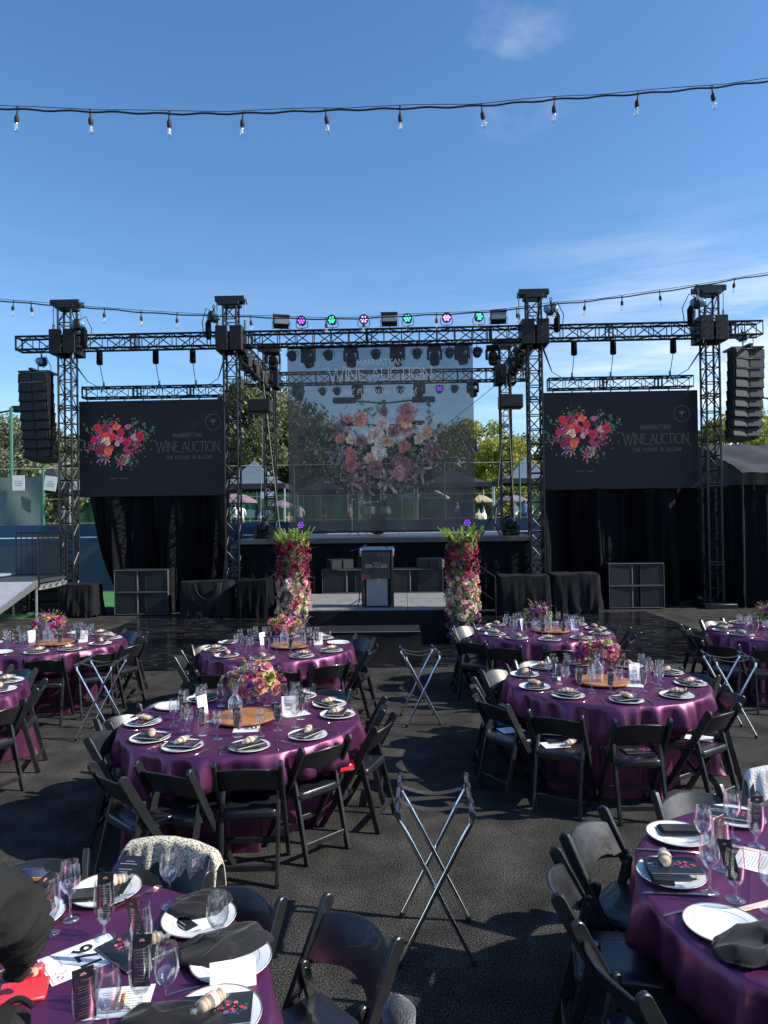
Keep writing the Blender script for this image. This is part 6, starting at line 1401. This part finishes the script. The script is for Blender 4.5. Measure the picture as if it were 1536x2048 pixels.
pole(771, 34, 8.0, 4.3, 'double armed court light pole seen through the banner, the taller'); pole(768, 46, 8.5, 4.8, 'double armed court light pole seen through the banner, the farther'); pole(-8, 30, 7.15, 2.4, 'court light at the left photo edge'); pole(1545, 30, 7.3, 2.2, 'court light at the right photo edge')
# ---------------------------------------------------------------- trees
def tleaf(name, scale):
    m = bpy.data.materials.new(name); m.use_nodes = True; t = m.node_tree; b = t.nodes['Principled BSDF']; oi = t.nodes.new('ShaderNodeObjectInfo'); tx = t.nodes.new('ShaderNodeTexCoord'); n = t.nodes.new('ShaderNodeTexNoise'); n.inputs['Scale'].default_value = scale; n.inputs['Detail'].default_value = 6; t.links.new(tx.outputs['Object'], n.inputs['Vector'])
    hs = t.nodes.new('ShaderNodeHueSaturation'); t.links.new(oi.outputs['Color'], hs.inputs['Color']); t.links.new(nmath(t, 'MULTIPLY_ADD', n.outputs[0], 1.3, .35), hs.inputs['Value']); t.links.new(nmath(t, 'MULTIPLY_ADD', n.outputs[0], .10, .45), hs.inputs['Hue']); t.links.new(hs.outputs[0], b.inputs['Base Color']); b.inputs['Roughness'].default_value = .55
    tl = t.nodes.new('ShaderNodeBsdfTranslucent'); t.links.new(hs.outputs[0], tl.inputs[0]); ms = t.nodes.new('ShaderNodeMixShader'); ms.inputs[0].default_value = .25; t.links.new(b.outputs[0], ms.inputs[1]); t.links.new(tl.outputs[0], ms.inputs[2]); t.links.new(ms.outputs[0], t.nodes['Material Output'].inputs[0]); MATS[name] = m
tleaf('tree_leaf', .9)
TM = {}
def tree_mesh(v):
    g = random.Random(50 + v); cl = []; tw = MB(); tw.tube([(0, 0, 0), (.06, 0, .22), (0, .03, .45), (.02, 0, .75)], [.035, .028, .02, .008], 8)
    for i in range(32):
        z = g.uniform(.18, .93); rr = (.42 * math.sin(min(1, (z - .12) / .5) * 1.57) if z < .6 else .44 * math.cos((z - .6) / .42 * 1.4)) ; a = i * 2.4 + g.uniform(-.4, .4); r = rr * math.sqrt(g.uniform(.25, 1)); c = Vector((r * math.cos(a), r * math.sin(a), z)); cl.append((c, g.uniform(.075, .135)))
        tw.tube([(0.02, 0, max(.15, z - .25)), c * .6 + Vector((0, 0, z * .36)), c], [.012, .007, .003], 5)
    m = MB()
    for c, r in cl:
        for k in range(420):
            d = Vector((g.gauss(0, 1), g.gauss(0, 1), g.gauss(0, .8))).normalized(); p = c + d * r * g.uniform(.45, 1.15) ** .6; s_ = g.uniform(.010, .019); q = Vector((g.uniform(-1, 1), g.uniform(-1, 1), g.uniform(-1, 1))).normalized(); w = d.lerp(q, .6).normalized(); a1 = w.orthogonal().normalized(); b1 = w.cross(a1)
            m.add([p - a1 * s_, p - b1 * s_ * .6, p + a1 * s_, p + b1 * s_ * .6], [(0, 1, 2, 3)])
    return tw.mesh('trunk', 'bark'), m.mesh('crown', 'tree_leaf', smooth=False)
def tree(px, topy, Y, wd, col, v, label):
    if v not in TM: TM[v] = tree_mesh(v)
    x = (px - 768) * Y / CAMF; hz = 1038 + (768 - px) * .014; h = CAMH + (hz - topy) * Y / CAMF - TER + .3
    t = thing('tree', label, 'tree', (x, Y, TER - .3), U(0, 6), 'trees beyond the courts'); t.scale = (wd, wd, h)
    a = bpy.data.objects.new('trunk', TM[v][0]); b = bpy.data.objects.new('crown', TM[v][1])
    for o in (a, b): COL.objects.link(o); o.parent = t
    b.color = (*col, 1)
OL, DK, YG, MD = (.15, .18, .075), (.055, .09, .03), (.32, .32, .04), (.10, .14, .045)
for a in ((25, 842, 46, 9, (.19, .21, .12), 0, 'grey green tree at the far left behind the windscreen'), (95, 868, 50, 8, OL, 1, 'olive green tree between the line array and the far left tower'), (-40, 860, 52, 11, OL, 2, 'olive tree cut by the left photo edge'), (170, 880, 58, 10, MD, 0, 'dark tree mostly hidden by the left screen'),
          (520, 768, 60, 12, (.13, .14, .05), 1, 'tallest tree, left of the banner'), (462, 815, 63, 10, OL, 2, 'green tree behind the left inner tower'), (585, 812, 62, 10, DK, 0, 'dark tree behind the left edge of the banner'), (650, 850, 66, 9, DK, 1, 'dark tree seen through the left of the banner'), (735, 885, 75, 10, DK, 2, 'low dark tree at the middle of the banner'),
          (815, 885, 78, 11, MD, 0, 'low tree right of the middle of the banner'), (880, 858, 64, 9, DK, 2, 'dark tree seen through the right of the banner'), (955, 846, 60, 9, YG, 1, 'yellow green tree right of the banner'), (1000, 880, 56, 7, YG, 0, 'yellow green tree behind the right rear tower'), (1060, 872, 64, 8, (.22, .23, .06), 2, 'olive tree behind the right inner tower'), (1120, 895, 66, 9, MD, 1, 'tree mostly hidden by the right screen'),
          (1410, 850, 55, 8, YG, 2, 'yellow green tree behind the far right tower'), (1500, 828, 52, 9, YG, 0, 'yellow green tree above the black tent'), (1575, 850, 55, 10, MD, 1, 'tree cut by the right photo edge')): tree(*a)
m = MB(); g_ = random.Random(77)
for i in range(9000):
    x = g_.uniform(-60, 60); z = TER + 5.5 * g_.random() ** .8 * (1 + .25 * noise.noise(Vector((x * .15, 1, 1)))); y = 84 + g_.uniform(-2, 2); s_ = g_.uniform(.2, .42); q = Vector((g_.gauss(0, 1), g_.gauss(0, 1), g_.gauss(0, 1))).normalized(); a1 = q.orthogonal().normalized(); b1 = q.cross(a1); p = Vector((x, y, z)); m.add([p - a1 * s_, p - b1 * s_, p + a1 * s_, p + b1 * s_], [(0, 1, 2, 3)])
o = m.build('distant_hedge', 'tree_leaf', smooth=False); o.color = (*DK, 1); tag(o, 'dark mass of far greenery between the trees', 'greenery', kind='stuff')
# ---------------------------------------------------------------- ramp at the left
t = thing('access_ramp', 'grey metal access ramp with black guard rails at the left', 'ramp', (0, 0, 0))
Lz = .98
m = MB(); m.rbox(-9.35, -8.02, 16.4, 17.9, Lz - .06, Lz, .006); m.build('landing', 'deck_dark', t, smooth=False)
m = MB(); m.add([(-9.35, 16.38, Lz - .01), (-8.06, 16.38, Lz - .01), (-8.06, 13.1, .03), (-9.35, 13.1, .03), (-9.35, 16.38, Lz - .07), (-8.06, 16.38, Lz - .07), (-8.06, 13.1, -.0), (-9.35, 13.1, 0)], [(3, 2, 1, 0), (0, 1, 5, 4), (1, 2, 6, 5), (2, 3, 7, 6), (3, 0, 4, 7)]); m.build('ramp_plate', 'ramp', t, smooth=False)
for x in (-8.055, -9.41): m = MB(); m.add([(x, 16.39, Lz + .02), (x + .05, 16.39, Lz + .02), (x + .05, 13.1, .06), (x, 13.1, .06), (x, 16.39, Lz - .13), (x + .05, 16.39, Lz - .13), (x + .05, 13.1, .0), (x, 13.1, 0)], [(3, 2, 1, 0), (0, 1, 5, 4), (1, 2, 6, 5), (2, 3, 7, 6), (3, 0, 4, 7), (4, 5, 6, 7)]); m.build('side_beam', 'aluminium', t, smooth=False)
m = MB(); m.rbox(-12.5, -9.42, 16.9, 18.2, Lz + .02, Lz + .08, .006); m.build('upper_deck', 'ramp', t, smooth=False)
for (x, y) in ((-8.07, 16.45), (-8.07, 17.8), (-9.3, 16.45), (-9.3, 17.8), (-8.4, 14.9)): m = MB(); m.tube([(x, y, 0.01), (x, y, Lz - .07 if y > 16 else .45)], .028, 8); m.lathe([(.07, .001), (.07, .012)], 8, c=(x, y, 0), capt=True); m.build('leg', 'aluminium', t)
m = MB(); truss_geo(m, (-8.05, 16.45, Lz - .16), (-8.05, 17.85, Lz - .16), .10, .012, .008, .16, (0, 0, 1)); m.build('edge_lattice', 'aluminium', t)
for (a, b, n_) in (((-8.0, 16.42), (-8.0, 17.9), 11), ((-9.3, 17.92), (-8.06, 17.92), 9)):
    A, B = Vector((*a, 0)), Vector((*b, 0)); m = MB()
    for z in (Lz + .06, Lz + 1.1): m.tube([A + Vector((0, 0, z)), B + Vector((0, 0, z))], .022, 6)
    for i in range(n_ + 1): p = A.lerp(B, i / n_); m.tube([p + Vector((0, 0, Lz - .15 if i in (0, n_) else Lz + .06)), p + Vector((0, 0, Lz + 1.1))], .024 if i in (0, n_) else .012, 6)
    m.build('guard_rail', 'truss', t)
m = MB(); m.grid(lambda u, v: (-8.44 + .06 * u + .03 * v, 14.85, .62 - .22 * v), 3, 5); tag(m.build('orange_ribbon', 'red'), 'red ribbon tied to the leg under the ramp', 'ribbon')
for i, (x, y, h) in enumerate(((-9.6, 18.6, .9), (-8.9, 18.9, .8))):
    t = thing('stacked_cases', f'dark stack of equipment {("under the upper deck", "behind the ramp landing")[i]}', 'equipment case', (x, y, 0), 0, 'dark equipment behind the ramp')
    for k in range(3): m = MB(); m.rbox(-.3, .3, -.3, .3, k * h / 3, (k + 1) * h / 3 - .015, .02); m.build('case', 'case_black', t)
    m = MB(); m.box(-.12, .12, -.31, -.302, h - .12, h - .09); m.build('latch', 'aluminium', t)
# ---------------------------------------------------------------- black tent at the right
t = thing('black_tent', 'large black tent with hanging side walls at the right edge', 'tent', (0, 0, 0))
def roof(u, v): return (8.72 + 6.5 * u, 17.25 + 2.4 * v, 3.30 + .92 * v ** .8 - .10 * math.sin(v * 3.14) + .05 * math.sin(u * 22 + v * 5) * math.sin(v * 3.14) + .035 * noise.noise(Vector((u * 14, v * 8, 0))))
m = MB(); m.grid(roof, 80, 20); m.grid(lambda u, v: (8.72 + 6.5 * u, 22.05 - 2.4 * v, 3.30 + .92 * v ** .8), 20, 6); m.build('roof', 'tent', t, ang=3)
m = MB(); m.grid(lambda u, v: (8.70 + 6.5 * u, 17.23 + .01 * math.sin(u * 90), 3.30 - .30 * v), 80, 3); m.build('valance', 'drape_grey', t, ang=3)
for (nm, fn) in (('side_wall', lambda u, v: (8.78 + 6.3 * u, 17.32 + .05 * math.sin(u * 55) * (.3 + v) + .03 * math.sin(u * 131), 3.05 - 3.03 * v)), ('side_wall', lambda u, v: (8.76 + .04 * math.sin(u * 50) * (.3 + v), 17.35 + 4.6 * u, 3.2 - 3.18 * v))):
    m = MB(); m.grid(fn, 150, 8); m.build(nm, 'drape', t, ang=3)
m = MB(); m.prism([(17.3, 3.02), (22.0, 3.02), (22.0, 3.29), (21.4, 3.66), (20.4, 4.02), (19.65, 4.19), (18.9, 3.98), (18.2, 3.62), (17.3, 3.29)], 8.735, 8.75, 0); m.build('gable', 'tent', t, smooth=False)
for y in (17.4, 21.9): m = MB(); m.tube([(8.82, y, 0), (8.82, y, 3.28)], .03, 8); m.build('pole', 'aluminium', t)
# ---------------------------------------------------------------- string lights
def string(Y, pts, bulbs, label, sc=1.0, thick=.006, seed=1):
    g = random.Random(seed); P = [atY(px, py, Y) for px, py in pts]; t = thing('string_light', label, 'string light', tuple(P[0])); o_ = P[0]
    def interp(px):
        for (a, ya), (b, yb) in zip(pts, pts[1:]):
            if a <= px <= b: f_ = (px - a) / (b - a); return ya + (yb - ya) * f_
        return pts[-1][1]
    n = 90; x0, x1 = pts[0][0], pts[-1][0]; C = []
    ys = [interp(x0 + (x1 - x0) * i / n) for i in range(n + 1)]
    for _ in range(3): ys = [ys[0]] + [(ys[i - 1] + ys[i] * 2 + ys[i + 1]) / 4 for i in range(1, n)] + [ys[-1]]
    C = [atY(x0 + (x1 - x0) * i / n, ys[i], Y) - o_ for i in range(n + 1)]
    m = MB(); m.tube([c + Vector((0, 0, .006 * math.sin(i * 1.3))) for i, c in enumerate(C)], thick, 6); m.build('cable', 'rubber', t)
    m = MB(); m.tube([c + Vector((0, 0, thick * 2 + abs(.012 * math.sin(i * .23)))) for i, c in enumerate(C)], thick * .4, 4); m.build('support_wire', 'truss', t)
    for px in bulbs:
        c = atY(px, interp(px), Y) - o_; rz = g.uniform(0, 6)
        Mx = Matrix.Translation(c) @ Matrix.Rotation(g.uniform(-.12, .12), 4, 'Y') @ Matrix.Rotation(rz, 4, 'Z') @ Matrix.Scale(sc, 4)
        m = MB(); m.lathe([(.006, -.185), (.014, -.178), (.020, -.155), (.020, -.135), (.014, -.110), (.013, -.100)][::1], 14, M_=Mx); b = m.build('bulb', 'glass', t, ang=2)
        m = MB(); m.lathe([(.014, -.108), (.018, -.102), (.019, -.07), (.015, -.055), (.008, -.045), (.005, .0)], 12, M_=Mx); m.tube([Mx @ Vector((0, 0, .0)), Mx @ Vector((.012, 0, .014)), Mx @ Vector((0, 0, .022)), Mx @ Vector((-.012, 0, .014)), Mx @ Vector((0, 0, -.004))], .004 * sc, 5); m.build('socket', 'rubber', b)
        m = MB()
        for k in range(4): a = k * 1.57; m.tube([Mx @ Vector((.003 * math.cos(a), .003 * math.sin(a), -.11)), Mx @ Vector((.008 * math.cos(a), .008 * math.sin(a), -.165))], .0011 * sc, 4, caps=False)
        m.build('filament', 'bulb_filament', b)
string(5.7, [(-60, 213), (0, 217), (90, 221), (180, 223), (340, 228), (490, 227), (650, 221), (800, 217), (960, 212), (1110, 199), (1275, 188), (1424, 175), (1536, 162), (1600, 154)], [35, 180, 338, 486, 651, 800, 963, 1109, 1276, 1424], 'string of clear bulbs high across the top of the photo', 1.0, .0075)
string(11.5, [(-60, 594), (0, 602), (62, 607), (140, 613), (210, 618), (282, 625), (354, 629), (420, 632), (501, 634), (580, 637), (650, 639), (730, 637), (830, 631), (950, 626), (1033, 619), (1108, 608), (1170, 604), (1244, 594), (1319, 584), (1393, 573), (1469, 559), (1536, 549), (1600, 541)], [27, 62, 209, 282, 354, 501, 652, 729, 873, 952, 1033, 1108, 1170, 1244, 1319, 1393, 1469], 'string of clear bulbs passing in front of the stage towers', 1.25, .011, 2)
